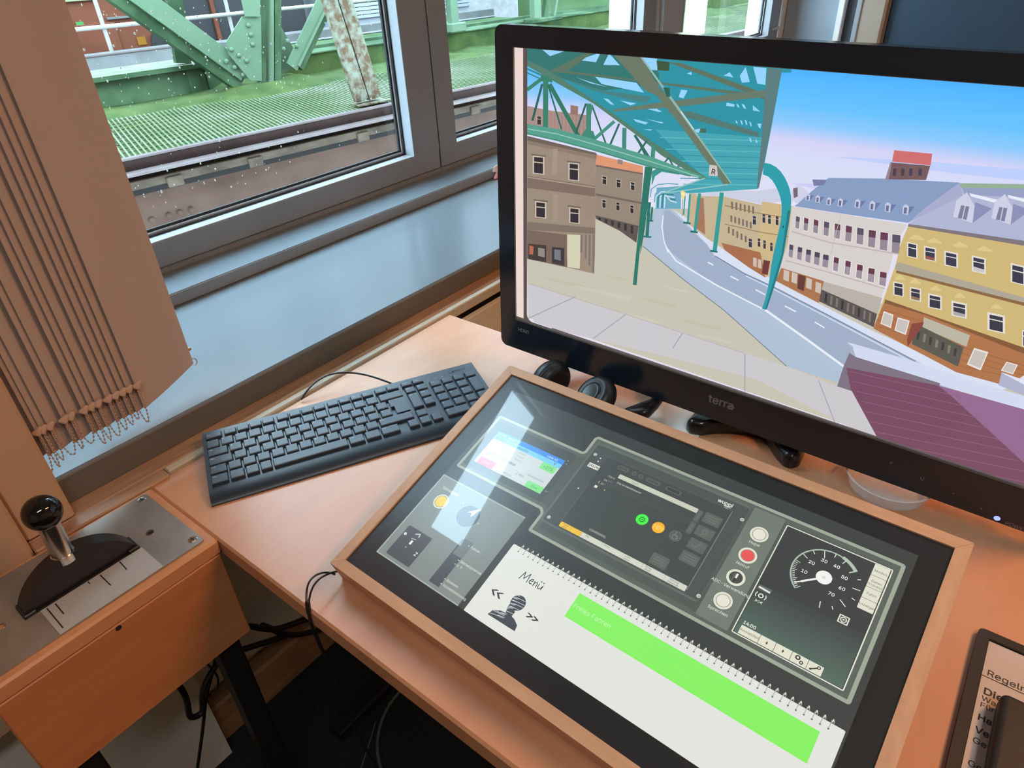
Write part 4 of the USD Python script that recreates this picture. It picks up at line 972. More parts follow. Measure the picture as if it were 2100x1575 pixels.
pc.text('VOHWINKEL', 240, 187.5, 2.6, (206, 208, 198))
pc.text('wuppi', 343.5, 287, 4.4, (240, 240, 232), True); pc.line([(352, 285.6), (360, 285.6)], .8, (240, 240, 232)); pc.text('train', 353, 283, 1.8, (210, 210, 200))
# round push buttons
pc.rect(381, 160, 414, 299, (112, 122, 112), 2)
for y, c in ((270.2, (232, 230, 216)), (242.3, (236, 84, 82)), (185.7, (232, 230, 216))):
    pc.circ(397.8, y, 9.8, (90, 96, 88)); pc.circ(397.8, y, 9.2, (226, 226, 208)); pc.circ(397.8, y, 6.9, (140, 140, 126)); pc.circ(397.8, y, 6.3, c)
pc.circ(397.9, 214.2, 9.8, (90, 96, 88)); pc.circ(397.9, 214.2, 9.2, (226, 226, 208)); pc.circ(397.9, 214.2, 6.6, (66, 72, 70)); pc.rect(396.9, 213.5, 399, 219, (236, 236, 226)); pc.rect(396.8, 209, 398.6, 213.4, (44, 48, 48)); pc.line([(395.6, 209), (395.6, 219)], .5, (140, 140, 130))
for s, y in (('Hupe', 256.6), ('Notruf', 228.6), ('ADC-Verwendung', 200.4), ('Sprechen', 172.2)): pc.text(s, 397.8, y, 3.3, (232, 232, 218), center=True)
# speed display
dash = Polygon([(418.6, 163), (517.3, 163), (517.3, 292.8), (418.6, 292.8)]).buffer(1.5, quad_segs=5)
pc.add(dash, (232, 232, 216)); pc.add(dash.buffer(-1.1), (54, 58, 60))
pc.raw(np.array([[419, 163], [517, 163], [419, 220], [517, 220]], float), np.array([[0, 1, 2], [1, 3, 2]]), (419, 163, 517, 220), lambda p: (84, 108, 98) if p[1] < 180 else (56, 62, 63))
cx, cy = 468.2, 255.6
def pol(r, deg): return (cx + r * math.cos(math.radians(deg)), cy + r * math.sin(math.radians(deg)))
VA = lambda v: 232 - v * 4.12          # angle of a speed
WH = (226, 228, 214)
pc.line([pol(30, a) for a in np.linspace(VA(0), VA(38), 50)], 1.5, (170, 190, 172)); pc.line([pol(30.3, a) for a in np.linspace(VA(38), VA(46), 14)], 3.4, (176, 196, 178)); pc.line([pol(32, VA(46)), pol(24, VA(46))], 1.2, (190, 206, 188))
for v in np.arange(0, 16): pc.line([pol(29, VA(v)), pol(24.5 if v % 5 == 0 else 26.2, VA(v))], .6, WH)
for v, l in ((20, 6), (25, 4), (30, 8), (35, 4), (40, 5)): pc.line([pol(29.4, VA(v)), pol(29.4 - l, VA(v))], .8, WH)
for v, l in ((50, 3), (55, 7), (60, 3.4), (65, 8), (70, 3.4), (75, 7)): pc.line([pol(32.5, VA(v)), pol(32.5 - l, VA(v))], .9, WH)
for s, u, v in (('10', 450.3, 252.6), ('20', 452.8, 265.2), ('30', 462.2, 272.8), ('40', 474, 272.6), ('50', 483.9, 264.7), ('60', 485.7, 252.8), ('70', 479.6, 242.6)): pc.text(s, u, v - 1.7, 3.5, (238, 240, 230), True, center=True)
pc.line([(cx, cy), pol(22, 221)], 2.0, (240, 241, 236)); pc.line([pol(19, 221), pol(28.5, 221)], 1.0, (240, 241, 236)); pc.circ(cx, cy, 7.3, (244, 245, 242)); pc.ring(cx, cy, 1.1, .4, (150, 152, 150))
pc.rect(503, 241.5, 516.8, 293, (226, 226, 208))
for y in (280, 266.4, 253.6): pc.line([(503, y), (516.8, y)], .5, (130, 132, 122))
for s, y in (('Modus', 284.6), ('Daten', 272.6), ('Protokoll', 268.6), ('Fahrt', 258.4), ('Anzeigen', 245.6)): pc.text(s, 510, y, 2.6, (110, 112, 104), center=True)
pc.rect(492.8, 219.3, 502, 228, (226, 228, 214), .6); pc.rect(494, 220.4, 500.8, 226.9, (66, 70, 68)); pc.ring(497.4, 223.6, 2.4, 1.0, (226, 228, 214)); pc.rect(496.4, 222.9, 498.4, 224.3, (226, 228, 214))
pc.rect(419.8, 214, 432.6, 219, (98, 108, 100)); pc.line([(420.5, 216.4), (432, 215.4)], 1.8, (236, 238, 228)); pc.ring(425.9, 208.3, 2, 1.1, (232, 234, 224)); pc.line([(421.8, 211), (420.9, 208.3), (421.8, 205.6)], .9, (232, 234, 224)); pc.line([(430, 211), (430.9, 208.3), (430, 205.6)], .9, (232, 234, 224)); pc.text('>:<', 422.5, 200.4, 3.6, (232, 234, 224), True)
pc.text('14:00', 422.6, 174.4, 3.2, (240, 240, 232), True)
pc.rect(422.8, 163.4, 498.6, 172.6, (228, 228, 208))
for u in (441.5, 456, 471, 485.5): pc.line([(u, 163.4), (u, 172.6)], .5, (120, 122, 110))
pc.text('Anmelden', 432, 166.8, 2.8, (110, 112, 104), center=True)
for u, s in ((448.7, -1), (463.5, 1)): pc.poly([(u - 1.1, 168 - s * .2), (u + 1.1, 168 - s * .2), (u, 168 + s * 2)], (58, 60, 56)); pc.rect(u - .4, 166.6 if s > 0 else 168, u + .4, 168 if s > 0 else 169.4, (58, 60, 56))
pc.ring(476.6, 169.6, 1.7, 1.2, (58, 60, 56)); pc.ring(480.6, 166.6, 1.3, .9, (58, 60, 56)); pc.line([(489, 165.6), (494.4, 169.6)], 1.2, (58, 60, 56)); pc.ring(495, 170, 1.2, .8, (58, 60, 56)); pc.circ(489, 165.6, 1, (58, 60, 56))
# notebook
pc.rect(176.4, 40.5, 531, 131.5, (228, 230, 224), 1.5)
pc.rect(272.3, 91, 514.3, 120, (134, 244, 98)); pc.text('Freies Fahren', 274, 103.6, 5, (196, 250, 180))
for u in np.arange(187.2, 525, 6.78):
    pc.circ(u - .6, 126, .8, (96, 100, 96)); pc.line([(u - .6, 126.2), (u - .4, 133.5), (u + .6, 135.4), (u + 1.6, 133.6), (u + 1.9, 131)], .6, (168, 170, 164)); pc.line([(u + .2, 132), (u + .7, 135.2), (u + 1.4, 133.4)], .55, (240, 240, 236))
def ink(pts, w=.9): pc.line(pts, w, (48, 52, 58), 1)
# hand-written word
mu, mv = 206.5, 100.5
for s in ([(0, 0), (2.2, 10), (4.4, 2.5), (8.4, 10.6), (9.2, .4)], [(11.2, 3.8), (14.4, 4.6), (14.2, 6.8), (12.4, 6.4), (11.2, 3.4), (12.4, 1.0), (15, 1.8)], [(16.6, 6.2), (17, .8), (17.2, 4.4), (19.4, 6.2), (20.2, 4.6), (20.4, .8)], [(22, 6), (22.2, 2), (23.6, .8), (25.8, 3), (26.6, 6.2), (26.4, 1.2)]): ink([(mu + a * 1.06, mv + b) for a, b in s])
for a in (22.6, 25.6): pc.circ(mu + a * 1.06, mv + 9.2, .7, (48, 52, 58))
hd = unary_union([Point(222.5, 77.5).buffer(8.6), affinity.scale(Point(220, 70).buffer(6.5), .72, 1.0), Polygon([(215.5, 68), (217.5, 62), (211, 61), (203.5, 57), (201.5, 50.8), (238, 51.2), (236.5, 57.5), (230.5, 61), (225.5, 62.4), (226, 68)])])
hd = affinity.scale(hd, .98, 1.0)
pc.add(hd, (62, 68, 78))
for k in range(26):
    y0 = 53 + k * 1.35; x0 = 203 + 12 * ((k * .37) % 1); l = 6 + 9 * ((k * .61) % 1)
    ln = LineString([(x0 + (5 if k > 10 else 0), y0), (x0 + l + (5 if k > 10 else 0), y0 + 1.6)]).buffer(.28).intersection(hd.buffer(-.4)); pc.add(ln, (206, 212, 214))
for sg, u in ((-1, 196), (1, 245)):
    for o in (-3.6, 3.6):
        for q in (-.9, 0, .9): ink([(u + o + q - sg * 2.4, 80.5 - (6 if sg > 0 else 3)), (u + o + q + sg * 2.6, 75.4 - (2.5 if sg > 0 else .5)), (u + o + q - sg * 2.2, 69.2 + (1 if sg > 0 else 1.5))], .75)
pc.build(tm, 'display_picture', 'touch_screen', (0, 0, -.0023))
part(tm, 'cord', tube([(.2865, .5245, .752), (.272, .531, .763), (.256, .529, .766), (.246, .523, .762), (.2395, .517, .755)], .0012, 6, 40), 'cable_black', room=True); part(tm, 'cord', tube([(.2955, .5262, .749), (.279, .527, .758), (.262, .526, .761), (.249, .521, .758), (.2405, .515, .752)], .0012, 6, 40), 'cable_black', room=True)
part(tm, 'slider', hull([(.2400, .516, .755, .0030), (.2365, .513, .744, .0030)], 1, 10), 'cable_black', 40, room=True)
part(tm, 'cord_tail', tube([(.2365, .513, .744), (.2345, .511, .73), (.2350, .508, .69), (.2385, .500, .60), (.242, .495, .50), (.25, .485, .42)], .0021, 6, 40), 'cable_black', room=True)

# ------------------------------------------------------------------ big monitor
oM = np.array([0.79, 0.67166, 0.78233]); uM = np.array([0.01739, -0.99958, -0.02327]); vM = np.array([0.02546, -0.02282, 0.99942]); nM = np.array([-0.99952, -0.01798, 0.02505])
mo = thing('monitor', 'large black monitor showing a simulated suspended railway street', 'monitor', M=M4(oM, uM, vM, nM))
MW, MH = .806, 0.4995; L0, B0, SW, SH = 0.0304, 0.0557, .744, 0.4179
bez = rrect(0, 0, MW, MH, .012).difference(sbox(L0, B0, L0 + SW, B0 + SH))
part(mo, 'bezel', [ext(bez, -.022, -.0012), ext(rrect(.0012, .0012, MW - .0012, MH - .0012, .011).difference(sbox(L0, B0, L0 + SW, B0 + SH)), -.0012, 0)], 'monitor_gloss')
part(mo, 'inner_lip', ext(sbox(L0 + .0003, B0 + .0003, L0 + SW - .0003, B0 + SH - .0003).difference(sbox(L0 + .0012, B0 + .0024, L0 + SW - .0012, B0 + SH - .0012)), -.006, -.0006), 'sill_edge')
part(mo, 'rear_shell', [hull([(x, y, -.028, .010) for x in (.03, MW - .03) for y in (.03, MH - .03)] + [(x, y, -.050, .010) for x in (.15, MW - .15) for y in (.12, MH - .1)], 1, 12)], 'monitor_back', 40)
part(mo, 'screen_panel', cb(L0, L0 + SW, B0, B0 + SH, -.012, -.0052, 0), 'monitor_back')
mp = Picture(); u0, v0, u1, v1 = L0 * 1e3, B0 * 1e3, (L0 + SW) * 1e3, (B0 + SH) * 1e3
lv_ = [(v0, (226, 222, 236)), (v0 + 240, (228, 224, 242)), (376.3, (214, 222, 248)), (399.2, (214, 212, 248)), (416.6, (142, 202, 253)), (436.0, (104, 195, 255)), (464.4, (84, 184, 255)), (v1, (76, 176, 255))]
sv = np.array([[x, v] for v, _ in lv_ for x in (u0, u1)]); sf = np.array([q for i in range(len(lv_) - 1) for q in ([2 * i, 2 * i + 1, 2 * i + 2], [2 * i + 1, 2 * i + 3, 2 * i + 2])])
cl = {round(v, 3): c for v, c in lv_}
mp.raw(sv, sf, (u0, v0, u1, v1), lambda p: cl[round(p[1], 3)])
for q, c in (([(430, 352), (520, 366), (600, 372), (u1, 380), (u1, 346), (560, 344)], (206, 206, 248)), ([(470, 388), (560, 396), (640, 400), (u1, 412), (u1, 396), (590, 388)], (190, 208, 252)), ([(360, 330), (440, 338), (500, 336), (440, 322)], (232, 226, 246)), ([(450, 442), (520, 450), (600, 456), (540, 446)], (98, 190, 255)), ([(560, 440), (640, 452), (720, 456), (640, 444)], (104, 194, 255))): mp.poly(q, c)
clip = sbox(u0, v0, u1, v1)
for pts, c in MON:
    g = Polygon([(pts[i] / 10, pts[i + 1] / 10) for i in range(0, len(pts), 2)])
    if not g.is_valid: g = g.buffer(0)
    mp.add(g.intersection(clip), c)
mp.text('R', 336.4, 346.4 + 1.6, 6.2, (60, 56, 60), True, center=True)
cab = sbox(u0, v0, u0 + 26, v1); hole = rrect(u0 + 23.1, v0 + 4, u1 + 40, v1 + 40, 12)
mp.add(sbox(u0, v0, u0 + 150, v1).difference(hole), (92, 80, 80)); mp.poly([(u0 + 70, v0), (u0 + 74, v0 + 6), (u1, v0 + 4), (u1, v0)], (104, 92, 96)); mp.rect(u0 + 1, v0 + 6, u0 + 16, v1, (236, 216, 208))
mp.build(mo, 'screen_picture', 'monitor_screen', (0, 0, -.0050))
def flat_text(t, h, o, d=.0002, bold=False):
    m = meshkit.text_mesh(t, h, d, bold); m.apply_translation(o); return m
part(mo, 'maker_mark', [flat_text('terra', .0125, (.381, .0285, 0), bold=True), lathe([(.0026, 0), (.0036, 0), (.0036, .0002), (.0026, .0002)], (.4165, .0325, 0), 16), cb(.4125, .4205, .0318, .0332, 0, .0002, 0), cb(.4158, .4172, .0285, .0365, 0, .0002, 0)], 'logo_grey')
part(mo, 'port_mark', flat_text('HDMI', .0060, (.0375, .0375, 0), bold=True), 'logo_grey')
part(mo, 'power_light', lathe([(0, 0), (.0034, 0), (.0030, .0006), (0, .0009)], (.7492, .0062, 0), 16), 'led_blue', True, label='blue power light')
part(mo, 'button_marks', [flat_text(s, .0045, (x, y, 0)) for s, x, y in (('o', .624, .0300), ('U', .661, .0225), ('^', .698, .0160), ('=', .729, .0100), ('POWER', .758, .0020))], 'logo_grey')
fo = Polygon([(.795, .318), (.787, .308), (.793, .291), (.810, .274), (.823, .257), (.832, .238), (.834, .216), (.820, .197), (.803, .182), (.792, .169), (.792, .158), (.803, .150), (.832, .152), (.90, .19), (.935, .235), (.90, .28), (.83, .318)]).buffer(-.004).buffer(.004, quad_segs=5)
ln = fo.exterior; Np = 120; P0 = np.array([ln.interpolate(t, normalized=True).coords[0] for t in np.arange(Np) / Np]); T0 = np.roll(P0, -1, 0) - np.roll(P0, 1, 0); N0 = np.c_[T0[:, 1], -T0[:, 0]]; N0 /= np.linalg.norm(N0, axis=1, keepdims=True)
if not fo.contains(Point(P0[3] - N0[3] * .002)): N0 = -N0
rings = [np.c_[P0 - N0 * i, np.full(Np, .7402 + z)] for i, z in ((.0015, 0), (.0002, .002), (0, .008), (.0003, .012), (.0014, .0165), (.0032, .0198), (.0055, .0222), (.0085, .0232))]
V = np.vstack(rings); F = [[k * Np + i, k * Np + (i + 1) % Np, (k + 1) * Np + (i + 1) % Np] for k in range(7) for i in range(Np)] + [[k * Np + i, (k + 1) * Np + (i + 1) % Np, (k + 1) * Np + i] for k in range(7) for i in range(Np)]
lf = trimesh.Trimesh(V, F, process=False); cv_, cf_ = trimesh.creation.triangulate_polygon(Polygon(rings[-1][:, :2]).buffer(0), engine='earcut'); cap = trimesh.Trimesh(np.c_[cv_, np.full(len(cv_), .7634)], cf_, process=False); cap.apply_translation([0, 0, rings[-1][0, 2] - .7634])
if cap.face_normals[:, 2].mean() < 0: cap.invert()
if lf.face_normals[3 * Np][:2] @ N0[0] < 0: lf.invert()
part(mo, 'stand_foot', [lf, cap], 'foot_black', 60, label='glossy black two-legged foot', room=True)
part(mo, 'stand_neck', cb(.845, .872, .205, .263, .755, .93, .006), 'foot_black', room=True)

# ------------------------------------------------------------------ keyboard
wK, dK, nK, oK = np.array([0.88243, -0.47044, 0.0]), np.array([-0.46873, -0.87921, -0.0854]), np.array([-0.04018, -0.07536, 0.99635]), np.array([0.34215, 0.90514, 0.764])
kb = thing('keyboard', 'black full-size keyboard lying askew by the window', 'keyboard', M=M4(oK, wK, -dK, nK))
KL = .4449
prof = [(0, -.0015), (-.0015, 0), (-.128, 0), (-.140, -.0007), (-.1485, -.003), (-.1545, -.0068), (-.1562, -.0095), (-.150, -.0105), (0, -.0155)]
bodym = prism_x(prof, 0, KL)
part(kb, 'body', bodym, 'kb_black', 35)
part(kb, 'foot', cb(.03, .06, -.03, -.012, -.0212, -.0145, .001), 'kb_black'); part(kb, 'foot', cb(.385, .415, -.03, -.012, -.0212, -.0145, .001), 'kb_black')
def keycap(x0, x1, y0, y1, h=.0046):
    """x, y in mm from the back left corner, y to the front"""
    x0, x1, y0, y1 = x0 * 1e-3, x1 * 1e-3, -y1 * 1e-3, -y0 * 1e-3; t = .0013; s = .0006
    pts = [(x0, y0, .0001), (x1, y0, .0001), (x1, y1, .0001), (x0, y1, .0001), (x0 + s, y0 + s, h - .001), (x1 - s, y0 + s, h - .001), (x1 - s, y1 - s, h - .001), (x0 + s, y1 - s, h - .001), (x0 + t, y0 + t + .0004, h), (x1 - t, y0 + t + .0004, h), (x1 - t, y1 - t, h), (x0 + t, y1 - t, h)]
    return trimesh.Trimesh(pts, process=False).convex_hull
keys = []; leg = []
def row(xs, y0, y1, pitch, labels, gap=2.2):
    x = xs
    for l in labels:
        keys.append((x, x + pitch - gap, y0, y1, l)); x += pitch
keys.append((5.3, 29, 12, 24, 'Esc'))
for s, e, ls in ((32, 108, ('F1', 'F2', 'F3', 'F4')), (111, 187.5, ('F5', 'F6', 'F7', 'F8')), (190, 265.5, ('F9', 'F10', 'F11', 'F12')), (268, 308.5, ('Druck', 'Rollen')), (313, 351.5, ('Pause', 'Einfg'))):
    row(s, 12, 24, (e - s) / len(ls), ls, 1.0)
row(5.5, 29, 46.5, 20.3, '^1234567890ß´'); keys.append((270, 308.5, 29, 46.5, '<-'))
keys.append((5.5, 34, 49, 66, 'Tab')); row(36, 49, 66, 20.35, 'QWERTZUIOPÜ+')
keys.append((5.5, 38.8, 69, 86, 'Caps')); row(41, 69, 86, 20.1, 'ASDFGHJKLÖÄ#')
keys.append((5.5, 29, 88.5, 105.5, 'Shift')); row(31, 88.5, 105.5, 20.3, '<YXCVBNM,.-'); keys.append((254.5, 308.5, 88.5, 105.5, 'Shift'))
for a, b, l in ((5.5, 28.8, 'Strg'), (31, 51, 'Fn'), (53, 71, '#'), (73, 89, 'Alt'), (91, 200, ''), (202, 225, 'AltGr'), (227, 250, '='), (252, 280, 'Strg')): keys.append((a, b, 109, 126.5, l))
keys += [(314.5, 331.5, 28.5, 43.5, 'Pos1'), (334, 352, 28.5, 43.5, 'Bild'), (314.5, 331.5, 46.5, 84.5, 'Entf'), (334, 351, 46.5, 63.5, 'Ende'), (334, 351, 66.5, 84.5, 'Bild'), (313.5, 330.5, 91.5, 107, '^'), (294.5, 311, 109.5, 126.5, '<'), (313.5, 330.5, 109.5, 126.5, 'v'), (333, 349.5, 109.5, 126.5, '>')]
row(357.5, 28.5, 43.5, 20.6, ('Num', '/', '*', '-'), 3); row(357.5, 46.5, 63.5, 20.6, '789', 3); keys.append((419.5, 437, 46.5, 84.5, '+')); row(357.5, 66.5, 84.5, 20.6, '456', 3); row(357.5, 87.5, 105, 20.6, '123', 3); keys.append((419.5, 437, 87.5, 126, 'En')); keys.append((357.5, 395.8, 108, 126, '0')); keys.append((398.7, 416, 108, 126, ','))
for (a, b, c, d, l) in keys:
    k_ = part(kb, 'key', keycap(a, b, c, d), 'kb_key')
    if l:
        m = meshkit.text_mesh(l, .0026 if len(l) == 1 else .0019, .00012); m.apply_translation([a * 1e-3 + .0028, -c * 1e-3 - .0056, .00458]); leg.append(m)
ent = ext(Polygon([(.2815, -.049), (.3085, -.049), (.3085, -.086), (.2865, -.086), (.2865, -.067), (.2815, -.067)]).buffer(-.0003), .0001, .0044)
part(kb, 'key', ent, 'kb_key', label='tall angled enter key')
part(kb, 'key_print', leg, 'kb_print')
part(kb, 'maker_mark', flat_text('Lenovo', .0062, (.3985, -.0165, .00005)), 'kb_word')
part(kb, 'status_light', [lathe([(0, 0), (.0010, 0), (.0008, .0004), (0, .0005)], (x, -.019, 0), 10) for x in (.360, .372, .384)], 'kb_print')
cord = tube([(.618, .7585, .753), (.606, .80, .762), (.585, .850, .766), (.560, .873, .765), (.530, .880, .757), (.505, .879, .744)], .0017, 8, 60); cord.apply_transform(np.linalg.inv(M4(oK, wK, -dK, nK)))
part(kb, 'cord', cord, 'cable_black', label='thin black cord arching back behind the desk')

# ------------------------------------------------------------------ headphones behind the monitor's lower edge
hp = thing('headphones', 'black padded headphones lying behind the framed screen under the monitor', 'headphones', loc=(.78, .5, .74))
def cushion(o, ax, R, r, th, n=36):
    a = np.linspace(0, 2 * np.pi, 13)[:-1]
    pr = [(max(R - r + r * math.cos(t), .0005), th * math.sin(t)) for t in np.linspace(-math.pi / 2, math.pi / 2, 12)]
    m = trimesh.creation.revolve(np.array([(0, -th * .7)] + pr + [(0, th * .7)]), sections=n)
    m.apply_transform(trimesh.geometry.align_vectors([0, 0, 1], np.array(ax, float) / np.linalg.norm(ax))); m.apply_translation(o); return m
e1 = part(hp, 'ear_cup', cushion((.748, .535, .775), (.25, 1, .12), .036, .012, .017), 'leatherette', 40)
for k in (-.008, .0, .008): 
    t = np.linspace(0, 2 * np.pi, 40); ax = np.array([.25, 1, .12]); ax /= np.linalg.norm(ax); s_ = np.cross(ax, [0, 0, 1]); s_ /= np.linalg.norm(s_); q = np.cross(ax, s_); rr = .0358 - abs(k) * .25
    part(e1, 'seam', tube(np.array([.748, .535, .775]) + ax * k + rr * (np.cos(t)[:, None] * s_ + np.sin(t)[:, None] * q), .0010, 6, smooth=False), 'black_satin', True)
e2 = part(hp, 'ear_cup', cushion((.752, .452, .772), (-.55, .35, .75), .036, .012, .015), 'leatherette', 40)
part(e2, 'ear_cloth', cushion((.748, .4545, .7775), (-.55, .35, .75), .022, .008, .010), 'black_satin', 40)
part(hp, 'headband', [tube([(.772, .555, .762), (.815, .56, .765), (.862, .53, .768), (.88, .47, .768), (.862, .41, .766), (.82, .378, .764), (.778, .380, .764)], .009, 10, 60)], 'leatherette', 40)
part(hp, 'slider_arm', hull([(.765, .398, .757, .010), (.772, .378, .762, .012), (.80, .376, .762, .010)], .9, 12), 'black_satin', 40)

# ------------------------------------------------------------------ clear cup, framed sheet, black case, small tag
cu = thing('clear_dish', 'clear plastic dish standing between framed screen and monitor', 'dish', loc=(.829, .043, .741))
dx_, dy_ = .829, .043
pr = [(.0005, .0), (.046, .0), (.0475, .0015), (.0525, .0195), (.0545, .0205), (.0545, .0218), (.0515, .0218), (.0464, .003), (.0455, .0016), (.0005, .0016)]
part(cu, 'body', lathe(pr, (dx_, dy_, .7405), 56), 'clear_plastic', 30)
t = np.linspace(0, 2 * np.pi, 60); part(cu, 'rim', tube(np.c_[dx_ + .0538 * np.cos(t), dy_ + .0538 * np.sin(t), np.full(60, .7618)], .0010, 6, smooth=False), 'tag_white', True)
ws = single('paper_sheet', [ext(affinity.rotate(sbox(.775, .300, .885, .395), 8), .7402, .7407)], 'paper_white', 'white sheet of paper lying under the left half of the monitor', 'paper')
fs = thing('framed_rules', 'dark-framed sheet of printed rules on the desk, lower right corner', 'sign', loc=(.55, -.2, .74))
rim = rrect(.35, -.40, .645, -.0885, .006)
part(fs, 'rim', ext(rim.difference(rrect(.360, -.39, .635, -.0985, .003)), .7402, .7475), 'rim_dark'); part(fs, 'backing', ext(rrect(.3605, -.3895, .6345, -.099, .002), .7402, .7440), 'rim_dark'); part(fs, 'sheet', ext(sbox(.361, -.389, .634, -.0995), .7441, .7446), 'paper')
def desk_text(t, h, x, y, z, bold=False):
    m = meshkit.text_mesh(t, h, .00015, bold); return axes_to(m, (0, -1, 0), (1, 0, 0), (0, 0, 1), (x, y, z))
part(fs, 'printed_text', [desk_text(s, h, x, y, .7447, b) for s, h, x, y, b in (('Regeln w', .0075, .5885, -.1030, False), ('Die', .0080, .5645, -.1030, True), ('Wa', .0058, .5560, -.1030, False), ('Für', .0056, .5480, -.1030, False), ('Han', .0066, .5325, -.1030, True), ('Vers', .0066, .5175, -.1030, True), ('Getr', .0062, .5055, -.1030, False), ('Gegen', .0062, .480, -.1030, False), ('Alle', .0062, .466, -.1030, False))] + [axes_to(ext(sbox(-.004, -.0004, .045, .0004), 0, .00015), (0, -1, 0), (1, 0, 0), (0, 0, 1), (.586, -.1030, .7447))], 'ink')
dv = thing('black_case', 'black rounded case lying on the framed rules sheet', 'case', loc=(.5, -.17, .745))
part(dv, 'shell', hull([(x, y, z, .006) for x in (.43, .552) for y in (-.230, -.1200) for z in (.7510, .762)], 1, 16), 'device', 40); part(dv, 'flap', ext(rrect(.427, -.232, .555, -.1180, .006), .7560, .7575), 'black_satin')
tg = thing('paper_tag', 'tiny pink and white paper tag at the back of the sill beside the monitor edge', 'tag', loc=(1.55, 1.295, .791))
part(tg, 'white_leaf', hull([(1.540, 1.299, .812, .0015), (1.562, 1.2995, .806, .0015), (1.560, 1.2995, .826, .0015), (1.546, 1.299, .823, .0015)], 1, 8), 'tag_white'); part(tg, 'pink_leaf', hull([(1.536, 1.290, .7955, .0045), (1.556, 1.291, .7955, .0045), (1.550, 1.294, .805, .003)], 1, 8), 'tag_pink')

# ------------------------------------------------------------------ cables under the desk
def cable(name, label, pts, r, m='cable_black', back=None):
    if back: pts = [(x * back / y, back, 1.37 - (1.37 - z) * back / y) for x, y, z in pts]
    single(name, tube(pts, r, 8, 70), m, label, 'cable', smooth=True)
cable('cable', 'upper black cable crossing the gap between the box and the desk', [(.280, .925, .345), (.304, .925, .326), (.327, .925, .296), (.345, .925, .273), (.387, .925, .244), (.45, .925, .205)], .0062)
cable('cable', 'middle black cable sagging from the upper cable toward the desk underside', [(.335, .938, .285), (.360, .938, .238), (.376, .938, .212), (.40, .938, .187), (.45, .938, .15)], .0062)
cable('cable', 'lower black cable passing behind the black box leg', [(.250, .953, .270), (.287, .953, .250), (.315, .953, .233), (.349, .953, .212), (.386, .953, .192)], .0062)
cable('cable', 'thick black cable looping down below the wooden control box', [(.150, .80, .545), (.142, .80, .458), (.140, .80, .405), (.1405, .80, .375), (.149, .80, .371), (.161, .80, .395), (.182, .80, .427), (.205, .80, .441), (.240, .80, .434)], .0048)
cable('cable', 'thin black cable hanging down to the floor left of the black leg', [(.222, .87, .40), (.217, .87, .366), (.192, .87, .325), (.162, .87, .261), (.128, .87, .186), (.07, .87, .02)], .0030)
cable('cable', 'thin black cable loop hanging beside the black leg', [(.196, .83, .430), (.2015, .83, .387), (.192, .83, .357), (.182, .83, .353), (.174, .83, .362)], .0018)
cable('cable', 'thin grey cable curving over the dark carpet', [(.50, .775, .012), (.44, .765, .008), (.38, .72, .006), (.34, .62, .006), (.32, .50, .006)], .0035, 'cable_grey')
cable('cable', 'second thin grey cable on the dark carpet', [(.42, .77, .006), (.37, .74, .006), (.32, .71, .006), (.27, .66, .006)], .0018, 'cable_grey')

# ------------------------------------------------------------------ outside: elevated railway (r along the line, p away from the building)
ca, sa = math.cos(math.radians(-8)), math.sin(math.radians(-8))
MO = M4((1.52, 3.75, 0), (ca, sa, 0), (-sa, ca, 0), (0, 0, 1))
def out(name, label, cat, **k): return thing(name, label, cat, M=MO, **k)
def bar(a, b, w, d, up=(0, 1, 0)):
    """flat bar from a to b: width w across (in the r-z plane for up = p), depth d along up"""
    a = np.array(a, float); b = np.array(b, float); L = np.linalg.norm(b - a); x = (b - a) / L; y = np.array(up, float); y = y - (y @ x) * x; y /= np.linalg.norm(y); z = np.cross(x, y)
    return axes_to(cb(0, L, -d / 2, d / 2, -w / 2, w / 2, .002), x, y, z, a)
def rivet(p, r=.017, ax=(0, -1, 0)):
    m = trimesh.creation.icosphere(subdivisions=2, radius=r); m.apply_scale([1, .65, 1]); m.apply_translation(p); return m
gd = out('outer_girder', 'rusty brown riveted steel girder just outside the windows', 'girder')
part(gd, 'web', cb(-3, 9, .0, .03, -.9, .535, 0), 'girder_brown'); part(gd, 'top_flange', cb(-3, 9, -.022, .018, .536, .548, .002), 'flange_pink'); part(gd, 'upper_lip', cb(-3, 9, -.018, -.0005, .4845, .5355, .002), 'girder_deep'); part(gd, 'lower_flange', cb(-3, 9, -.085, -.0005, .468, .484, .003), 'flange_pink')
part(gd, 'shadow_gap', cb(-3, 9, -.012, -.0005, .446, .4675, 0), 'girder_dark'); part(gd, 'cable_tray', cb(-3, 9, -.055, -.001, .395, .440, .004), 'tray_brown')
for r in (.16, .62, 1.35, 2.3): part(gd, 'tray_bracket', cb(r, r + .085, -.068, -.056, .372, .425, .004), 'tray_brown')
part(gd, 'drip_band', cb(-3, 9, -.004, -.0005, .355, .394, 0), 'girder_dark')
for r in (-.06, .041, .133, .192, .255): part(gd, 'rivet', rivet((r, -.002, .216)), 'girder_brown', True)
gp = out('grating_walkway', 'mossy green metal grating walkway between girder and truss', 'walkway')
part(gp, 'bed', cb(-3, 9, .0305, 1.595, .49, .529, 0), 'grating_bed')
tb = []
dx, dy = math.cos(math.radians(79.5)), math.sin(math.radians(79.5))
for k in range(300):
    r = -1.6 + k * .0285; tb.append(bar((r, .105, .536), (r + dx / dy * 1.65, 1.755, .536), .013, .022, (0, 0, 1)) if False else axes_to(cb(0, 1.555 / dy, -.005, .005, .5295, .540, 0), (dx, dy, 0), (-dy, dx, 0), (0, 0, 1), (r, .0375, 0)))
part(gp, 'bars', tb, 'grating_green', kind='stuff', label='thin parallel grating bars with moss')
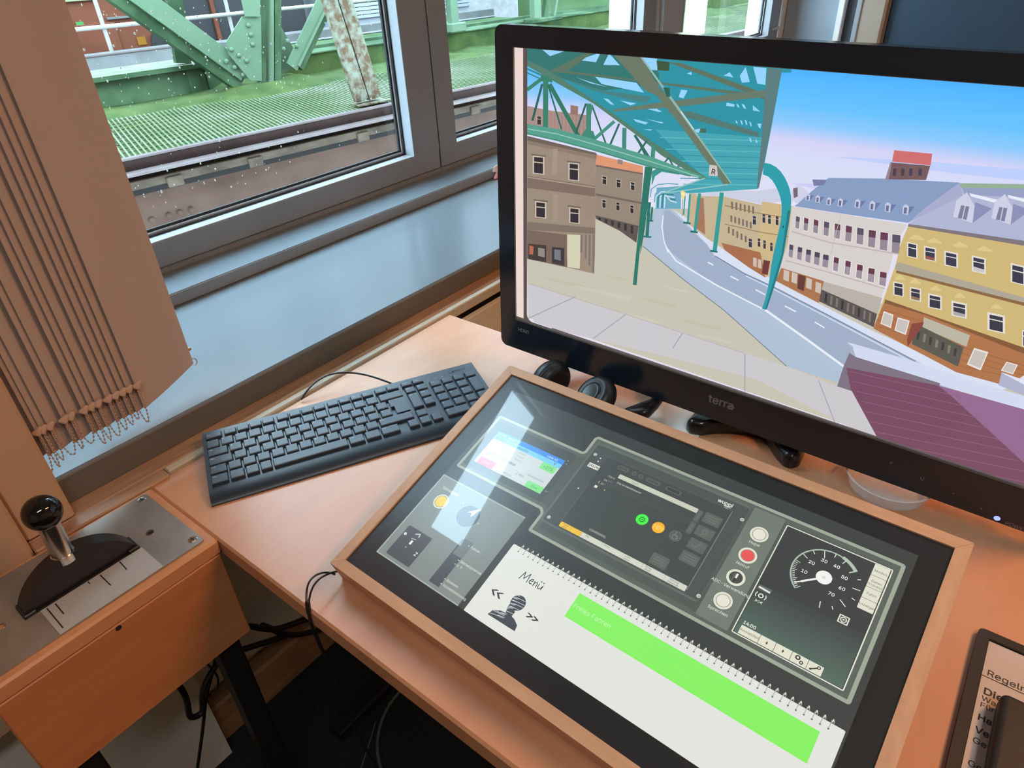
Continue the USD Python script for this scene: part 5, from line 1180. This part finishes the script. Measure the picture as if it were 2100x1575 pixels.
cbars = [cb(-1.6, 8, p, p + .006, .5295, .536, 0) for p in np.arange(.2, 1.59, .11)]
part(gp, 'cross_bars', cbars, 'grating_green', kind='stuff')
def moss_patch(pts, h, seed):
    from matplotlib.path import Path
    return None
def lump(r0, r1, p0, p1, z, h, seed, n=60, m=14):
    R, Pp = np.meshgrid(np.linspace(r0, r1, n), np.linspace(p0, p1, m), indexing='ij')
    u = np.linspace(0, 1, m)[None]; e = np.clip(np.minimum(u * 3, 1), 0, 1)
    hh = h * e * (.35 + .9 * meshkit.fbm(np.stack([R * 4, Pp * 5, R * 0 + seed], -1), 4, seed)); hh[:, 0] = -.004; hh *= np.clip(np.minimum(R - r0, r1 - R) / (.25 * (r1 - r0) if r1 - r0 < 2 else .01), 0, 1)
    Pp = Pp - .12 * meshkit.fbm(np.stack([R * 2.2, R * 0, R * 0 + seed + 3], -1), 3, seed + 5) * (1 - u)
    V = np.stack([R, Pp, z + hh], -1).reshape(-1, 3); F = []
    for i in range(n - 1):
        for j in range(m - 1): a = i * m + j; F += [[a, a + m, a + m + 1], [a, a + m + 1, a + 1]]
    return trimesh.Trimesh(V, F, process=False)
part(gp, 'moss', lump(-2, 8, 1.22, 1.595, .530, .040, 3, 220, 20), 'moss', True, kind='stuff', label='strip of wet green moss along the back of the walkway')
ib = out('edge_beam', 'green steel beam with pale wet top flange behind the walkway', 'beam')
part(ib, 'web', cb(-3, 9, 1.82, 1.85, .50, .735, 0), 'paint_mossy'); part(ib, 'top_flange', cb(-3, 1.22, 1.555, 1.99, .735, .752, .003), 'flange_pale'); part(ib, 'flange_lip', cb(-3, 1.22, 1.550, 1.5545, .722, .752, 0), 'paint_mossy')
part(ib, 'front_plate', cb(-3, 1.16, 1.60, 1.62, .545, .734, 0), 'paint_mossy'); part(ib, 'stiffener', cb(1.02, 1.14, 1.585, 1.5995, .55, .734, .003), 'paint_mossy')
part(ib, 'far_plate', cb(1.75, 9, 1.60, 1.62, .545, .700, 0), 'moss'); part(ib, 'far_flange', cb(1.75, 9, 1.58, 2.10, .7005, .712, .002), 'paint_mossy')
ts = out('truss_post', 'green riveted truss post with gusset plate and diagonals', 'truss')
gz = [(1.405, 1.03), (1.26, .885), (1.245, .80), (1.40, .60), (1.63, .60), (1.66, .70), (1.66, 1.03)]
part(ts, 'gusset', axes_to(ext(Polygon([(1.425, 1.03), (1.262, .883), (1.262, .80), (1.37, .62), (1.46, .60), (1.57, 1.03)]), 0, .014), (1, 0, 0), (0, 0, 1), (0, 1, 0), (0, 1.345, 0)), 'paint_green')
part(ts, 'gusset', axes_to(ext(Polygon([(1.62, 1.0), (1.66, .60), (1.76, .62), (1.86, .72), (1.76, .95)]), 0, .014), (1, 0, 0), (0, 0, 1), (0, 1, 0), (0, 1.47, 0)), 'paint_green')
part(ts, 'post', bar((1.535, 1.46, .56), (1.535 + .34, 1.46, 1.9), .14, .03), 'paint_green'); part(ts, 'post_flange', bar((1.475, 1.37, .58), (1.815, 1.37, 1.9), .045, .03), 'paint_mossy'); part(ts, 'post_flange', bar((1.588, 1.36, .58), (1.928, 1.36, 1.9), .052, .03), 'paint_mossy'); part(ts, 'post_flange', bar((1.530, 1.345, .58), (1.870, 1.345, 1.9), .014, .07), 'paint_green')
a1, b1 = np.array([.808, 1.38, 1.18]), np.array([1.36, 1.38, .665]); dl = (a1 - b1); part(ts, 'diagonal', bar(b1, b1 + dl * 2.4, .125, .016), 'paint_green'); part(ts, 'diagonal', bar(b1 + np.array([-.045, .06, -.075]), b1 + np.array([-.045, .06, -.075]) + dl * 2.4, .10, .09), 'paint_mossy')
part(ts, 'rear_post', bar((1.02, 1.62, .76), (1.20, 1.62, 1.9), .11, .05), 'paint_mossy'); part(ts, 'upper_gusset', axes_to(ext(Polygon([(1.438, 1.03), (1.548, 1.02), (1.80, 1.9), (1.45, 1.9)]), 0, .012), (1, 0, 0), (0, 0, 1), (0, 1, 0), (0, 1.325, 0)), 'paint_green')
a2, b2 = np.array([2.06, 1.36, 1.03]), np.array([1.73, 1.36, .66]); dl = a2 - b2; part(ts, 'diagonal', bar(b2, b2 + dl * 3.2, .095, .016), 'paint_green'); part(ts, 'diagonal', bar(b2 + np.array([.05, .01, .0]), b2 + np.array([.05, .01, .0]) + dl * 3.2, .014, .08), 'paint_green'); part(ts, 'diagonal', bar(b2 + np.array([.085, .05, -.02]), b2 + np.array([.085, .05, -.02]) + dl * 3.2, .06, .05), 'paint_mossy')
for q in ((1.453, .973), (1.456, .912), (1.452, .848), (1.284, .834), (1.330, .791), (1.378, .748), (1.236, .762), (1.285, .715), (1.335, .66)): part(ts, 'rivet', rivet((q[0], 1.340 if q[0] > 1.25 and q[1] > .74 else 1.36, q[1]), .016), 'paint_green', True)
for q in ((1.731, .842), (1.688, .792), (1.80, .80)): part(ts, 'rivet', rivet((q[0], 1.345, q[1]), .016), 'paint_green', True)
part(gp, 'moss', lump(1.05, 2.05, 1.12, 1.595, .530, .075, 9, 50, 16), 'moss', True, kind='stuff')
ls = out('lichen_strut', 'lichen-spotted slanting strut standing on the girder', 'strut')
dS = np.array([-.118, 0, .597]); b0 = np.array([1.571, .10, .580])
part(ls, 'channel', bar(b0 + np.array([-.052, 0, 0]), b0 + np.array([-.052, 0, 0]) + dS * 2.5, .085, .05), 'lichen'); part(ls, 'channel', bar(b0 + np.array([.046, 0, 0]), b0 + np.array([.046, 0, 0]) + dS * 2.5, .090, .05), 'lichen')
part(ls, 'slot', bar(b0 + dS * .24, b0 + dS * 2.5, .013, .03), 'girder_dark'); part(ls, 'base_plate', cb(1.47, 1.71, .04, .16, .5502, .562, .003), 'lichen')
kr = out('far_kerb', 'grey concrete kerb beyond the green beam', 'kerb'); part(kr, 'block', cb(-3, 1.62, 2.6, 2.9, .20, .78, .004), 'kerb_grey'); part(kr, 'top_edge', cb(-3, 1.62, 2.592, 2.62, .7805, .790, 0), 'flange_pink')
part(kr, 'far_block', cb(1.64, 5.3, 2.9, 3.1, .2, .745, .004), 'kerb_grey'); part(kr, 'white_edge', cb(1.64, 5.3, 2.88, 2.8995, .66, .674, .002), 'clad_white'); part(kr, 'far_apron', cb(1.64, 5.3, 2.12, 2.88, .50, .655, 0), 'far_green')
hr = out('handrail', 'white pipe handrail in front of the red wagon', 'railing')
for z in (.975, 1.25): part(hr, 'rail', cyl((-3, 2.64, z), (5.2, 2.64, z), .016, 12), 'rail_pale', 40)
for r in (-1.22, -.18, .868, 1.905, 2.95, 4.0): part(hr, 'post', cyl((r, 2.66, .791 if r < 1.62 else .656), (r, 2.66, 1.6), .016, 12), 'rail_pale', 40)
wg = out('red_wagon', 'red-brown wagon side with panels and stickers behind the handrail', 'wagon')
part(wg, 'side', cb(-3, 1.52, 3.3, 3.9, .3, 1.6, .01), 'wagon_red'); part(wg, 'yellow_band', cb(-3, 1.05, 3.27, 3.299, 1.140, 1.30, .003), 'band_yellow'); part(wg, 'door_panel', cb(.62, 1.14, 3.28, 3.299, .735, .965, .004), 'wagon_red'); part(wg, 'panel_bar', cb(1.09, 1.48, 3.275, 3.299, .985, 1.003, .002), 'kerb_grey'); part(wg, 'panel_bar', cb(1.455, 1.475, 3.275, 3.299, 1.0035, 1.25, .002), 'kerb_grey')
part(wg, 'grey_corner', axes_to(ext(Polygon([(1.36, .66), (1.53, .66), (1.53, .93), (1.42, .84)]), 0, .02), (1, 0, 0), (0, 0, 1), (0, 1, 0), (0, 3.275, 0)), 'wagon_grey'); part(wg, 'sticker', cb(1.285, 1.36, 3.292, 3.2995, .765, .83, 0), 'sticker_orange', label='small orange sticker'); part(wg, 'sticker', cb(.84, .90, 3.292, 3.2995, .92, .99, 0), 'sticker_green', label='small green sticker')
dwg = out('dark_wagon', 'dark grey wagon end seen between the green truss members', 'wagon'); part(dwg, 'side', cb(1.56, 3.12, 3.5, 3.9, .3, 1.7, .01), 'wagon_grey'); part(dwg, 'door_frame', cb(2.1, 2.14, 3.47, 3.499, .5, 1.6, .002), 'wagon_red'); part(dwg, 'door_frame', cb(2.5, 2.54, 3.47, 3.499, .5, 1.6, .002), 'wagon_red')
sh = out('clad_shed', 'white horizontally clad shed beyond the lichen strut', 'shed')
part(sh, 'core', cb(3.30, 5.3, 3.36, 3.9, .0, 2.0, 0), 'clad_white')
for k in range(16): part(sh, 'cladding_board', cb(3.28, 5.3, 3.335, 3.3595, .765 + k * .038, .797 + k * .038, .003), 'clad_white')
f2 = out('far_truss', 'green truss posts seen through the middle window', 'truss')
part(f2, 'post', bar((3.49, 1.5, .75), (3.50, 1.5, 1.9), .085, .07), 'paint_green'); part(f2, 'teal_strip', bar((3.405, 1.55, .90), (3.405, 1.55, 1.9), .05, .03), 'teal'); part(f2, 'post_foot', cb(3.42, 3.60, 1.44, 1.56, .72, .80, .01), 'paint_green')
part(f2, 'post', bar((4.58, 1.5, .72), (4.55, 1.5, 1.9), .10, .07), 'paint_green'); part(f2, 'brace', bar((4.70, 1.5, .73), (4.90, 1.5, 1.5), .05, .05), 'paint_mossy'); part(f2, 'brace', bar((4.79, 1.46, .73), (5.02, 1.46, 1.5), .03, .05), 'paint_green'); part(f2, 'post_foot', cb(4.45, 4.90, 1.42, 1.56, .70, .745, .01), 'paint_mossy')
bk = out('green_bank', 'grassy green bank filling the right window', 'bank'); part(bk, 'slope', cb(5.4, 14, 2.15, 2.6, .2, 2.2, .01), 'far_green')
sp = out('station_column', 'pale beige station column seen through the left edge of the right window', 'column'); part(sp, 'shaft', cb(4.78, 4.93, -.26, -.13, -3, 4, .006), 'column_beige'); part(sp, 'collar', cb(4.77, 4.94, -.27, -.12, .2, .3, .004), 'column_beige')
ob = out('opposite_building', 'tall grey-beige building on the far side of the street', 'building')
part(ob, 'facade', cb(-22, 40, 15, 22, -6, 12.5, 0), 'kerb_grey'); part(ob, 'roof', prism_x([(14.6, 12.55), (22.2, 12.55), (18.5, 15.5)], -22.3, 40.3), 'wagon_grey')
for k in range(20):
    for f in range(4): part(ob, 'window_pane', cb(-20 + 3 * k, -18.7 + 3 * k, 14.9, 14.99, .2 + 3 * f, 2.1 + 3 * f, 0), 'wagon_grey')
single('street', cb(-60, 60, 1.7, 90, -6.1, -6.0, 0), 'street', 'dark street far below the railway', 'street', kind='structure')
